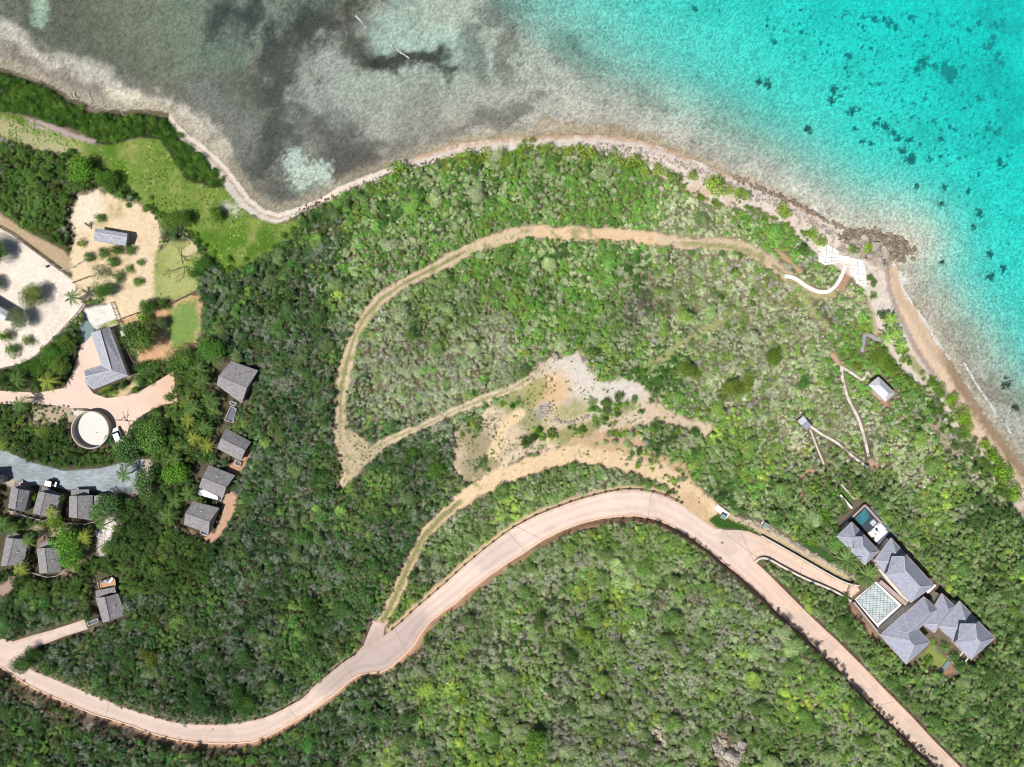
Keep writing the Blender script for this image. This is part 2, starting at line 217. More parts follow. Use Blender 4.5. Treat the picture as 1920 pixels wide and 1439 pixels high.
# villa ground
region([(1560, 985), (1600, 940), (1621, 943), (1672, 1004), (1755, 1096), (1800, 1130), (1862, 1198), (1822, 1236), (1780, 1215), (1745, 1212), (1700, 1246), (1645, 1190), (1590, 1130), (1600, 1100), (1625, 1060)], (120, 108, 92), 2, 2, 5, 0, 0)
region(GRASS_V, (140, 152, 84), 3, 2, 3, 0, 1); region(STRIP_V, (84, 118, 52), 1, .5, 3, 0, 3); region(POND_LAWN, (60, 92, 38), 2, 2, 3, 0, 0)
region([(1765, 1250), (1785, 1245), (1790, 1262), (1770, 1268)], (170, 128, 100), 2, 2, None)
region([(1424, 1000), (1470, 1022), (1520, 1050), (1560, 1074), (1590, 1088), (1605, 1085), (1560, 1050), (1500, 1022), (1440, 985), (1400, 975), (1350, 955), (1340, 950), (1345, 962)], (205, 186, 150), 2, 2, 5)
region([(1497, 1008), (1515, 1012), (1545, 1030), (1565, 1045), (1575, 1062), (1550, 1055), (1510, 1032)], (66, 98, 50), 2, 3, 3, 0, 0)
lay(smooth(5, 2, poly_sd(PX, PY, [(1541, 996), (1550, 1012), (1563, 1024), (1575, 1034)], False)+2*n_f), (206, 180, 158))
region([(1593, 1130), (1645, 1192), (1640, 1202), (1580, 1135)], (170, 140, 118), 2, 3, None, 0, 0)
for pts, w, c in (([(1535, 886), (1515, 882), (1501, 895), (1500, 915), (1505, 945), (1512, 950)], 5, (200, 160, 132)), ([(1562, 668), (1566, 676), (1578, 690)], 9, (206, 172, 140)), ([(1640, 738), (1655, 752), (1662, 760)], 10, (196, 150, 126)), ([(1632, 868), (1642, 876)], 12, (198, 164, 140)),
                  ([(1455, 470), (1480, 490), (1500, 510)], 8, (200, 172, 134)), ([(1580, 540), (1600, 560), (1625, 580)], 6, (190, 164, 136)), ([(1588, 500), (1585, 520), (1576, 540)], 16, (196, 160, 128)), ([(1490, 525), (1530, 552), (1560, 552)], 16, (186, 176, 130))):
    track(pts, w, c, 1.5, 1.5, 2)
track([(1740, 735), (1750, 790), (1770, 830), (1790, 850), (1810, 880), (1830, 900), (1845, 930), (1880, 950)], 18, (190, 172, 154), 4, 8, None, 0.1)
track([(1630, 560), (1645, 590), (1650, 630)], 22, (206, 184, 160), 3, 6, None, 0.0)
# seabed ------------------------------------------------------------
sea = ~land
WX = PX+60*fbm(PX, PY, 120, 500, 5, .6)+12*n_m; WY = PY+60*fbm(PX, PY, 120, 510, 5, .6)+8*n_f
def slay(m, c, k=1): lay(m*sea, c, k)
def blob(pts, w, c, soft=0.6, nz=0.5, k=1.0, n=None):
    d = poly_sd(WX if w > 9 and n is None else PX, WY if w > 9 and n is None else PY, pts, False, margin=w*2.2); m = smooth(w*(1+soft), w*(1-soft)*.6, d+w*nz*(n_m if n is None else n)+w*0.25*n_f); slay(m*k, c)
C[sea] = alb((190, 184, 174))
slay(smooth(-.3, .5, n_l)*.6, (206, 199, 188)); wf = fbm(WX+20*n_m, WY, 95, 520, 5, .62); slay(smooth(.05, .42, wf)*.65, (118, 113, 104)); slay(smooth(.05, .4, -wf)*.6*smooth(350, 620, PX), (212, 206, 194)); slay(smooth(620, 300, PX)*.45, (112, 110, 98)); slay(smooth(.0, .5, n_m)*.3, (120, 114, 104))
blob([(60, -20), (240, 60), (400, 130), (430, 200)], 120, (98, 100, 86), .6, .6, .95); blob([(440, 300), (480, 380), (600, 300), (700, 320)], 60, (108, 105, 98), .5, .6, .9)
blob([(330, 30), (420, 90), (560, 0)], 60, (118, 134, 120), .6, .7, .7); blob([(230, 30), (320, 90)], 60, (150, 152, 124), .7, .8, .4)
blob([(385, 150), (440, 250), (440, 330)], 40, (134, 132, 126), .6, .7, .8)
blob([(740, 60), (800, 110), (850, 130)], 50, (190, 204, 190), .7, .8, .7)
blob([(600, 90), (640, 180), (600, 230), (560, 250)], 62, (178, 172, 164), .5, .6, .95); blob([(700, 170), (800, 200), (930, 190)], 50, (186, 180, 168), .7, .7, .8)
blob([(556, 30), (545, 110), (526, 190), (505, 240), (482, 300)], 38, (62, 66, 60), .8, 1.0, .85); blob([(420, 40), (510, 60)], 34, (60, 68, 66), .7, .9, .9)
blob([(492, 0), (494, 60), (488, 110)], 10, (140, 140, 130), .8, .8, .7)
blob([(560, 60), (600, 20)], 22, (78, 76, 68), .8, .8, .7); blob([(640, 10), (660, 60), (690, 95)], 34, (80, 72, 62), .8, .9, .9)
blob([(718, 100), (770, 118), (815, 130), (848, 140)], 17, (58, 54, 50), .8, 1.0, .95); blob([(870, 60), (880, 120), (890, 150)], 20, (112, 112, 104), .8, .9, .7)
blob([(560, 255), (630, 290), (700, 285), (760, 260)], 26, (84, 80, 76), .8, 1.0, .8); blob([(640, 260), (690, 300), (640, 330)], 40, (92, 88, 84), .7, .7, .8); blob([(820, 245), (900, 228), (960, 230), (1000, 200)], 15, (118, 116, 108), .9, .9, .8); blob([(740, 230), (800, 210)], 40, (146, 142, 134), .8, .9, .6)
blob([(560, 270), (640, 290), (700, 250)], 12, (116, 112, 106), .9, .9, .6)
blob([(1090, 62), (1100, 85)], 20, (110, 112, 100), .8, .7, .8); blob([(1060, 90), (1110, 125), (1140, 140)], 22, (130, 134, 122), .9, 1.1, .6); blob([(1205, 175), (1225, 195)], 26, (110, 120, 108), .8, .8, .6)
blob([(1330, 265), (1370, 300)], 24, (150, 160, 145), .8, .8, .5); blob([(1500, 310), (1540, 330)], 30, (130, 138, 124), .8, .8, .6); blob([(1620, 415), (1700, 420), (1720, 500)], 30, (122, 118, 100), .8, .9, .8)
blob([(1730, 560), (1790, 640), (1850, 720), (1910, 790)], 26, (128, 116, 98), .6, .8, .9, ); blob([(1700, 470), (1740, 560), (1800, 640)], 40, (150, 140, 122), .7, .9, .7)
blob([(0, 75), (80, 122), (200, 170), (320, 212), (375, 258), (395, 290)], 34, (214, 203, 190), .35, .5, .95)
blob([(0, 100), (80, 135), (150, 165), (190, 186)], 14, (124, 108, 100), .9, .9, .75); blob([(200, 180), (280, 200), (350, 240)], 16, (236, 222, 202), .8, .7, .8)
blob([(60, 2), (70, 15)], 27, (168, 186, 166), .25, .3, .9)
blob([(548, 300), (560, 320), (605, 325), (612, 345), (560, 350)], 20, (206, 218, 206), .35, .9, .95, n_f); blob([(520, 360), (560, 368), (600, 355)], 12, (84, 86, 78), .7, 1.2, .7, n_f)
blob([(1000, 265), (1100, 262), (1200, 268)], 10, (186, 160, 122), .9, .9, .5)
slay(.75*smooth(14, 1, ds+7*n_m+4*n_f)*smooth(760, 850, PX)*smooth(1560, 1460, PX), (180, 150, 114))
slay(smooth(26, 8, ds+8*n_f)*.6, (186, 172, 148))
slay(smooth(-60, 260, tt)*.88, (244, 240, 226), 1.0)
spots = [(1461, 67, 8), (1446, 150, 11), (1576, 155, 9), (1571, 178, 9), (1614, 197, 9), (1607, 88, 6), (1653, 73, 6), (1755, 100, 12), (1742, 112, 8), (1778, 108, 8), (1797, 112, 14), (1812, 118, 14), (1806, 132, 8), (1888, 60, 13), (1895, 45, 6), (1865, 168, 9), (1660, 222, 9), (1675, 226, 9), (1690, 240, 8), (1700, 250, 9), (1708, 275, 11), (1722, 290, 11), (1725, 255, 8), (1646, 262, 8), (1630, 258, 6), (1760, 288, 8), (1781, 284, 6), (1523, 237, 9), (1614, 235, 6), (1783, 250, 8), (1880, 228, 8), (1895, 232, 9), (1909, 98, 9), (1730, 345, 6), (1786, 345, 7), (1835, 350, 6), (1855, 390, 8), (1840, 420, 6), (1775, 378, 7), (1900, 290, 8), (1872, 470, 8), (1900, 500, 8), (1770, 490, 6), (1870, 515, 10), (1600, 6, 5), (1640, 10, 7), (1660, 15, 8), (1700, 30, 8), (1690, 25, 9), (1736, 10, 8), (1870, 20, 8), (1900, 22, 8), (1310, 3, 8), (1355, 8, 5), (1890, 720, 12), (1905, 765, 8), (1430, 145, 6), (1633, 72, 5), (1652, 120, 5), (1600, 112, 5), (1772, 215, 6), (1830, 190, 5)]
for i in range(1900):
    x = random.uniform(1430, 1925); y = random.uniform(0, 620)
    if (x-955)*.655-y*.756 > 260 and random.random() < min(1, ((x-955)*.655-y*.756-200)/300): spots.append((x, y, random.uniform(1.7, 2.4+3.2*random.random()**2)))
for x, y, r in spots:
    sel = (abs(PX-x) < r*3) & (abs(PY-y) < r*3)
    dd = np.hypot(PX[sel]-x, PY[sel]-y); m = smooth(r*1.15, r*.55, dd+r*.9*n_f[sel]+r*.35*n_x[sel])*(.97 if r > 5 else random.uniform(.6, .97)); c = np.array(alb((66, 64, 54)))
    C[sel] = C[sel]*(1-m[:, None])+c*m[:, None]
slay(smooth(200, 500, tt)*smooth(.05, .5, fbm(PX, PY, 60, 120, 4)+.5*n_f)*.5, (120, 116, 100)); slay(smooth(60, 300, tt)*smooth(.0, .6, fbm(PX, PY, 130, 125, 3))*.3, (170, 166, 150))
# beach ------------------------------------------------------------
bsd = poly_sd(PX, PY, BEACH, margin=60); be = smooth(-2, 2, -(bsd+3*n_f+2*n_m)); be = be*land
lay(be, (236, 222, 210)); lay(be*smooth(0, .5, n_f)*.5, (196, 176, 158)); lay(be*smooth(.1, .5, n_m)*smooth(1150, 1300, PX)*.6, (226, 190, 156)); lay(be*smooth(.3, .6, n_f)*smooth(1380, 1480, PX)*smooth(1700, 1660, PX)*.7, (140, 124, 110))
lay(be*(PX < 640)*smooth(0, 3, dl)*.9, (238, 224, 206)); lay(be*(PX < 620)*smooth(2.5, .8, abs(dl-11+2.5*n_f))*.6, (120, 104, 92)); lay(be*(PX < 520)*smooth(16, 22, dl)*.6, (206, 204, 200))
VEG = np.minimum(VEG, np.where((bsd < 1), 0, 1)); CLS[(be > .5)] = 1
lay(.8*be*smooth(11, 2, dl+6*n_f+4*n_m)*smooth(720, 800, PX)*smooth(1560, 1480, PX), (190, 154, 118)); lay(be*smooth(.15, .5, n_f)*smooth(900, 1000, PX)*.5, (150, 134, 122)); lay(be*smooth(.1, .45, fbm(PX, PY, 12, 800, 3))*.5, (244, 236, 228))
cv = smooth(-3, 3, -(poly_sd(PX, PY, COVE)+2*n_m))*land; lay(cv, (232, 206, 176)); lay(cv*smooth(8, 0, dl)*.8, (206, 176, 146)); CLS[cv > .5] = 1
lay(land*(PX > 1650)*(PY > 470)*smooth(6, 1, abs(poly_sd(PX, PY, [(1662, 500), (1668, 545), (1685, 590), (1702, 625), (1722, 662), (1745, 695), (1768, 728), (1795, 782), (1830, 832)], False))+3*n_f-1)*.55, (128, 104, 98))
lay(land*smooth(1740, 1790, PX)*smooth(26, 10, dl+8*n_f)*(PY > 650)*.8, (150, 124, 98))
rk = smooth(-2, 2, -(poly_sd(PX, PY, ROCKY)+3*n_f)); lay(rk*land, (178, 164, 148)); lay(rk*land*smooth(-.1, .3, n_f), (104, 96, 88)); lay(rk*land*smooth(.0, .3, fbm(PX, PY, 9, 980, 3)), (196, 184, 168)); VEG = np.minimum(VEG, 1-rk)
region([(1648, 600), (1656, 605), (1668, 640), (1690, 668), (1712, 690), (1740, 722), (1720, 722), (1690, 690), (1665, 660), (1655, 635)], (234, 222, 208), 2, 3, 1)
region([(1695, 655), (1712, 668), (1735, 700), (1740, 716), (1722, 702), (1700, 680)], (176, 176, 124), 3, 4, None, 0)
VEG = np.where(land, VEG, 0); C = np.clip(C*(1+0.10*n_x[:, None]+0.07*n_f[:, None]), 0.01, .9)
# speckle painted into the seabed for wave glints and caustics, besides shells and weed
fl = sea*smooth(420, 60, tt); C = C*(1+(fl*(0.22*n_x+.12*fbm(PX, PY, 4, 200, 2)+.2*fbm(PX, PY, 16, 205, 3, .7)))[:, None]); dpt = sea*smooth(60, 350, tt); C = C*(1+(dpt*(.26*n_x+.16*fbm(PX, PY, 5, 210, 3, .7)))[:, None]); C = np.clip(C, .01, .9)
CLS[sea] = 4
VEG2 = VEG.reshape(GX.shape)
def vegat(x, y):
    i = np.rint(np.interp(x, XS, np.arange(len(XS)))).astype(int); j = np.rint(np.interp(y, YS, np.arange(len(YS)))).astype(int); return VEG2[i, j]
# ------------------------------------------------------------------ materials
def mat(name, col, rough=0.85, var=0.15, scale=3.0, detail=4, bump=0.0, attr=None, metal=0, spec=0.3, c2=None, inst=False, transl=0.0, stretch=None):
    m = bpy.data.materials.new(name); m.use_nodes = True; t = m.node_tree; b = t.nodes['Principled BSDF']
    b.inputs['Roughness'].default_value = rough; b.inputs['Metallic'].default_value = metal
    b.inputs['Specular IOR Level'].default_value = spec
    geo = t.nodes.new('ShaderNodeNewGeometry'); ns = t.nodes.new('ShaderNodeTexNoise'); ns.inputs['Scale'].default_value = scale; ns.inputs['Detail'].default_value = detail; ns.inputs['Roughness'].default_value = .65
    if stretch:
        mp = t.nodes.new('ShaderNodeMapping'); mp.inputs['Rotation'].default_value = (0, 0, stretch[0]); mp.inputs['Scale'].default_value = stretch[1]
        t.links.new(geo.outputs['Position'], mp.inputs['Vector']); t.links.new(mp.outputs[0], ns.inputs['Vector'])
    else: t.links.new(geo.outputs['Position'], ns.inputs['Vector'])
    mr = t.nodes.new('ShaderNodeMapRange'); mr.inputs[1].default_value = .25; mr.inputs[2].default_value = .75; mr.inputs[3].default_value = 1-var; mr.inputs[4].default_value = 1+var
    t.links.new(ns.outputs['Fac'], mr.inputs[0])
    if attr: a = t.nodes.new('ShaderNodeAttribute'); a.attribute_name = attr; src = a.outputs['Color']
    else:
        a = t.nodes.new('ShaderNodeRGB'); a.outputs[0].default_value = (*col, 1); src = a.outputs[0]
    if c2 is not None:
        mx = t.nodes.new('ShaderNodeMix'); mx.data_type = 'RGBA'; n2 = t.nodes.new('ShaderNodeTexNoise'); n2.inputs['Scale'].default_value = scale*.35; n2.inputs['Detail'].default_value = 5
        t.links.new(geo.outputs['Position'], n2.inputs['Vector']); r2 = t.nodes.new('ShaderNodeMapRange'); r2.inputs[1].default_value = .42; r2.inputs[2].default_value = .62
        t.links.new(n2.outputs['Fac'], r2.inputs[0]); t.links.new(r2.outputs[0], mx.inputs[0]); t.links.new(src, mx.inputs[6]); mx.inputs[7].default_value = (*c2, 1); src = mx.outputs[2]
    vm = t.nodes.new('ShaderNodeVectorMath'); vm.operation = 'SCALE'; t.links.new(src, vm.inputs[0]); t.links.new(mr.outputs[0], vm.inputs['Scale'])
    t.links.new(vm.outputs[0], b.inputs['Base Color'])
    if bump:
        bp = t.nodes.new('ShaderNodeBump'); bp.inputs['Strength'].default_value = bump; bp.inputs['Distance'].default_value = .1; t.links.new(ns.outputs['Fac'], bp.inputs['Height']); t.links.new(bp.outputs[0], b.inputs['Normal'])
    return m
def leafmat(name, transl=0.22, own=None):
    m = bpy.data.materials.new(name); m.use_nodes = True; t = m.node_tree; t.nodes.clear()
    out = t.nodes.new('ShaderNodeOutputMaterial'); df = t.nodes.new('ShaderNodeBsdfDiffuse'); tr = t.nodes.new('ShaderNodeBsdfTranslucent'); mx = t.nodes.new('ShaderNodeMixShader'); mx.inputs[0].default_value = transl
    lv = t.nodes.new('ShaderNodeAttribute'); lv.attribute_name = 'lv'
    if own is None: ti = t.nodes.new('ShaderNodeAttribute'); ti.attribute_type = 'INSTANCER'; ti.attribute_name = 'tint'; c = ti.outputs['Color']
    else: ti = t.nodes.new('ShaderNodeRGB'); ti.outputs[0].default_value = (*own, 1); c = ti.outputs[0]
    vm = t.nodes.new('ShaderNodeVectorMath'); vm.operation = 'MULTIPLY'; t.links.new(c, vm.inputs[0]); t.links.new(lv.outputs['Color'], vm.inputs[1])
    t.links.new(vm.outputs[0], df.inputs[0]); t.links.new(vm.outputs[0], tr.inputs[0])
    t.links.new(df.outputs[0], mx.inputs[1]); t.links.new(tr.outputs[0], mx.inputs[2]); t.links.new(mx.outputs[0], out.inputs[0]); return m
M = {}
M['ground'] = mat('ground', (1, 1, 1), .95, .10, 1.6, 6, .25, attr='Col', spec=.1)
M['leaf'] = leafmat('leaf'); M['bark'] = mat('bark', (.16, .12, .09), .95, .3, 6)
M['deadwood'] = mat('deadwood', (.5, .47, .43), .9, .25, 8)
M['road'] = mat('road_concrete', (1, 1, 1), .85, .06, .8, 6, .05, attr='Col', spec=.2)
M['roof_grey'] = mat('roof_grey_shingle', alb((160, 158, 162)), .9, .22, 4, 9, .3, c2=alb((142, 138, 138)))
M['roof_slate'] = mat('roof_slate', alb((164, 166, 178)), .85, .34, 7, 10, .3, c2=alb((196, 198, 208)))
M['roof_villa'] = mat('roof_villa_shingle', alb((176, 180, 196)), .85, .2, 5, 8, .2, c2=alb((158, 163, 182)))
M['ridge'] = mat('ridge_cap', alb((206, 206, 212)), .8, .1, 3)
M['fascia'] = mat('fascia', alb((190, 170, 165)), .7, .1, 3)
M['wall'] = mat('wall_paint', (.55, .53, .49), .9, .1, 2); M['timberwall'] = mat('timber_wall', (.30, .27, .24), .9, .2, 4)
M['pathstone'] = mat('path_stone', (.60, .57, .52), .9, .2, 2.5, 8, .2, c2=(.46, .42, .37)); M['white'] = mat('white_stone', (.84, .82, .79), .85, .1, 2.2, 8, .2, c2=(.74, .71, .67)); M['offwhite'] = mat('offwhite', alb((226, 218, 208)), .85, .18, 1.5, 6, .1)
M['stone'] = mat('stone', alb((170, 162, 154)), .92, .35, 1.2, 8, .6, c2=alb((205, 190, 172)))
M['stone_dark'] = mat('stone_dark', alb((132, 120, 110)), .92, .35, 1.5, 8, .6, c2=alb((168, 152, 134)))
M['timber'] = mat('timber', (.16, .12, .09), .85, .25, 8); M['deck'] = mat('timber_deck', alb((214, 172, 128)), .8, .2, 6, c2=alb((190, 150, 120)))
M['graydeck'] = mat('grey_deck', alb((110, 116, 134)), .8, .1, 4); M['dark'] = mat('dark_metal', (.03, .03, .035), .5, .1, 4)
M['glass'] = mat('dark_glass', (.02, .025, .03), .1, .05, 2, spec=.8); M['door'] = mat('door_paint', (.2, .16, .12), .6, .1, 4)
M['carwhite'] = mat('car_paint', (.78, .79, .8), .3, .02, 1, spec=.6); M['rubber'] = mat('rubber', (.02, .02, .02), .8, .1, 6)
M['metalroof'] = mat('white_metal_roof', (.5, .51, .55), .45, .15, 2, metal=.1); M['greenbox'] = mat('green_box', alb((140, 165, 155)), .5, .05, 2)
M['tarp'] = mat('slate_paving', alb((128, 150, 152)), .8, .1, 2); M['poolwater'] = mat('pool_water', alb((62, 128, 138)), .08, .12, 1.5, spec=.6, c2=alb((84, 150, 156)))
M['cushion'] = mat('cushion', (.75, .75, .76), .9, .05, 3); M['towel'] = mat('blue_towel', (.25, .33, .55), .9, .05, 3)
M['skirt'] = mat('kerb_concrete', alb((236, 204, 180)), .85, .08, 1); M['joint'] = mat('joint', alb((178, 160, 150)), .9, .1, 2)
M['foam'] = mat('foam', (.55, .56, .56), .8, .1, 4)
# ------------------------------------------------------------------ mesh helpers
def link(name, me, parent=None):
    o = bpy.data.objects.new(name, me); COL.objects.link(o)
    if parent is not None:
        o.parent = parent; o.matrix_parent_inverse = Matrix.Identity(4); o.location = -parent.location if me is not None else (0, 0, 0)
        if parent.rotation_euler.z: raise Exception('rot')
    return o
def tag(o, label=None, cat=None, group=None, kind=None):
    if label: o['label'] = label
    if cat: o['category'] = cat
    if group: o['group'] = group
    if kind: o['kind'] = kind
    return o
def thing(name, loc, label, cat, group=None):
    o = bpy.data.objects.new(name, None); COL.objects.link(o); o.location = loc; o.empty_display_size = .5; return tag(o, label, cat, group)
class MB:
    def __init__(s): s.v = []; s.f = []
    def poly(s, pts):
        n = len(s.v); s.v += [tuple(p) for p in pts]; s.f.append(tuple(range(n, n+len(pts)))); return s
    def prism(s, pts, dz):                                   # closed solid: polygon pts and its copy shifted by dz
        n = len(s.v); k = len(pts); dz = Vector(dz) if not isinstance(dz, (int, float)) else Vector((0, 0, dz))
        s.v += [tuple(Vector(p)) for p in pts]+[tuple(Vector(p)+dz) for p in pts]
        s.f.append(tuple(range(n+k-1, n-1, -1))); s.f.append(tuple(range(n+k, n+2*k)))
        for i in range(k): j = (i+1) % k; s.f.append((n+i, n+j, n+k+j, n+k+i))
        return s
    def bar(s, p, q, w, h=None, up=Vector((0, 0, 1))):
        p = Vector(p); q = Vector(q); h = h or w; d = (q-p)
        if d.length < 1e-6: return s
        d.normalize(); sd = d.cross(up)
        if sd.length < 1e-3: sd = Vector((1, 0, 0))
        sd.normalize(); u = sd.cross(d)
        return s.prism([p+sd*w/2+u*h/2, p-sd*w/2+u*h/2, p-sd*w/2-u*h/2, p+sd*w/2-u*h/2], q-p)
    def box(s, c, d, rz=0):
        c = Vector(c); ca, sa = math.cos(rz), math.sin(rz); pts = []
        for x, y in ((-1, -1), (1, -1), (1, 1), (-1, 1)):
            X, Y = x*d[0]/2, y*d[1]/2; pts.append(c+Vector((X*ca-Y*sa, X*sa+Y*ca, -d[2]/2)))
        return s.prism(pts, d[2])
    def tube(s, pts, rs, n=6):
        base = len(s.v)
        for i, p in enumerate(pts):
            p = Vector(p); d = (Vector(pts[min(i+1, len(pts)-1)])-Vector(pts[max(i-1, 0)])).normalized(); a = d.orthogonal().normalized(); b = d.cross(a)
            for k in range(n): an = 2*math.pi*k/n; s.v.append(tuple(p+(a*math.cos(an)+b*math.sin(an))*rs[i]))
        for i in range(len(pts)-1):
            for k in range(n): j = (k+1) % n; s.f.append((base+i*n+k, base+i*n+j, base+(i+1)*n+j, base+(i+1)*n+k))
        s.f.append(tuple(base+k for k in range(n))[::-1]); s.f.append(tuple(base+(len(pts)-1)*n+k for k in range(n))); return s
    def ring(s, c, r0, r1, z0, z1, n=40):
        c = Vector(c); b = len(s.v)
        for k in range(n):
            a = 2*math.pi*k/n; e = Vector((math.cos(a), math.sin(a), 0))
            s.v += [tuple(c+e*r0+Vector((0, 0, z0))), tuple(c+e*r1+Vector((0, 0, z0))), tuple(c+e*r1+Vector((0, 0, z1))), tuple(c+e*r0+Vector((0, 0, z1)))]
        for k in range(n):
            j = (k+1) % n
            for q in range(4): q2 = (q+1) % 4; s.f.append((b+k*4+q, b+j*4+q, b+j*4+q2, b+k*4+q2))
        return s
    def mesh(s, name, m):
        me = bpy.data.meshes.new(name); me.from_pydata(s.v, [], s.f); me.materials.append(m); me.validate(); me.update()
        bm = bmesh.new(); bm.from_mesh(me); bmesh.ops.recalc_face_normals(bm, faces=bm.faces); bm.to_mesh(me); bm.free(); return me
    def build(s, name, m, parent=None): return link(name, s.mesh(name, m), parent)
def setcol(me, cols):
    a = me.color_attributes.new('Col', 'FLOAT_COLOR', 'POINT'); b = np.ones((len(me.vertices), 4), np.float32); b[:, :3] = cols; a.data.foreach_set('color', b.ravel())
def grid_mesh(name, mask_cells, m, z=None):
    """the cells of the terrain grid picked by the mask, as one mesh"""
    ni, nj = len(XS), len(YS); idx = np.arange(ni*nj).reshape(ni, nj)
    a = idx[:-1, :-1][mask_cells]; b = idx[1:, :-1][mask_cells]; c = idx[1:, 1:][mask_cells]; d = idx[:-1, 1:][mask_cells]
    q = np.stack([a, b, c, d], 1); used = np.unique(q); rem = np.full(ni*nj, -1); rem[used] = np.arange(len(used)); q = rem[q]
    zz = (Z if z is None else z)[used]
    me = bpy.data.meshes.new(name); me.vertices.add(len(used)); co = np.stack([GX.ravel()[used], GY.ravel()[used], zz], 1).astype(np.float32); me.vertices.foreach_set('co', co.ravel())
    me.loops.add(q.size); me.loops.foreach_set('vertex_index', q.ravel().astype(np.int32)); me.polygons.add(len(q)); me.polygons.foreach_set('loop_start', np.arange(0, q.size, 4, dtype=np.int32))
    me.polygons.foreach_set('use_smooth', np.ones(len(q), bool)); me.update(calc_edges=True); me.materials.append(m); return me, used
cc = CLS.reshape(GX.shape)[:-1, :-1]
for cid, nm, lb in ((0, 'ground', 'brown leaf-littered ground under the scrub'), (1, 'beach', 'pale sand and pebble beach'), (2, 'dirt_track', 'beige and orange dirt tracks and clearing'), (3, 'grass_field', 'short green grass'), (5, 'sand_yard', 'pale bare sand of the yards'), (4, 'seabed', 'sea floor of sand and seagrass')):
    me, used = grid_mesh(nm, cc == cid, M['ground']); setcol(me, C[used]); tag(link(nm, me), lb, kind='structure')
# ------------------------------------------------------------------ sea water: clear, taking out red with depth
wm = bpy.data.materials.new('sea_water'); wm.use_nodes = True; t = wm.node_tree; t.nodes.clear()
out = t.nodes.new('ShaderNodeOutputMaterial'); tr = t.nodes.new('ShaderNodeBsdfTransparent'); gl = t.nodes.new('ShaderNodeBsdfGlossy'); gl.inputs['Roughness'].default_value = .12
df = t.nodes.new('ShaderNodeBsdfDiffuse'); df.inputs[0].default_value = (0.03, .86, .88, 1)
dp = t.nodes.new('ShaderNodeAttribute'); dp.attribute_name = 'depth'
cmb = t.nodes.new('ShaderNodeCombineXYZ')
for i, kk in enumerate((0.37, 0.016, 0.016)):
    e = t.nodes.new('ShaderNodeMath'); e.operation = 'MULTIPLY'; e.inputs[1].default_value = -kk; t.links.new(dp.outputs['Fac'], e.inputs[0])
    x = t.nodes.new('ShaderNodeMath'); x.operation = 'EXPONENT'; t.links.new(e.outputs[0], x.inputs[0]); t.links.new(x.outputs[0], cmb.inputs[i])
t.links.new(cmb.outputs[0], tr.inputs[0])
mu = t.nodes.new('ShaderNodeMapRange'); mu.inputs[1].default_value = .4; mu.inputs[2].default_value = 8; mu.inputs[3].default_value = 0; mu.inputs[4].default_value = .2; t.links.new(dp.outputs['Fac'], mu.inputs[0])
m0 = t.nodes.new('ShaderNodeMixShader'); t.links.new(mu.outputs[0], m0.inputs[0]); t.links.new(tr.outputs[0], m0.inputs[1]); t.links.new(df.outputs[0], m0.inputs[2])
fr = t.nodes.new('ShaderNodeFresnel'); fr.inputs[0].default_value = 1.33
wn = t.nodes.new('ShaderNodeTexNoise'); wn.inputs['Scale'].default_value = 1.3; wn.inputs['Detail'].default_value = 5; geo = t.nodes.new('ShaderNodeNewGeometry'); t.links.new(geo.outputs['Position'], wn.inputs['Vector'])
bp = t.nodes.new('ShaderNodeBump'); bp.inputs['Strength'].default_value = .9; bp.inputs['Distance'].default_value = .5; t.links.new(wn.outputs['Fac'], bp.inputs['Height'])
t.links.new(bp.outputs[0], gl.inputs['Normal']); t.links.new(bp.outputs[0], fr.inputs['Normal'])
mg = t.nodes.new('ShaderNodeMixShader'); t.links.new(fr.outputs[0], mg.inputs[0]); t.links.new(m0.outputs[0], mg.inputs[1]); t.links.new(gl.outputs[0], mg.inputs[2]); t.links.new(mg.outputs[0], out.inputs[0])
near = (sdS > -6).reshape(GX.shape)[:-1, :-1]
me, used = grid_mesh('sea_water', near, wm, np.full(Z.shape, 0.0)); a = me.attributes.new('depth', 'FLOAT', 'POINT'); a.data.foreach_set('value', np.maximum(-Z, 0)[used].astype(np.float32))
tag(link('sea', me), 'clear shallow sea turning turquoise with depth', kind='structure')
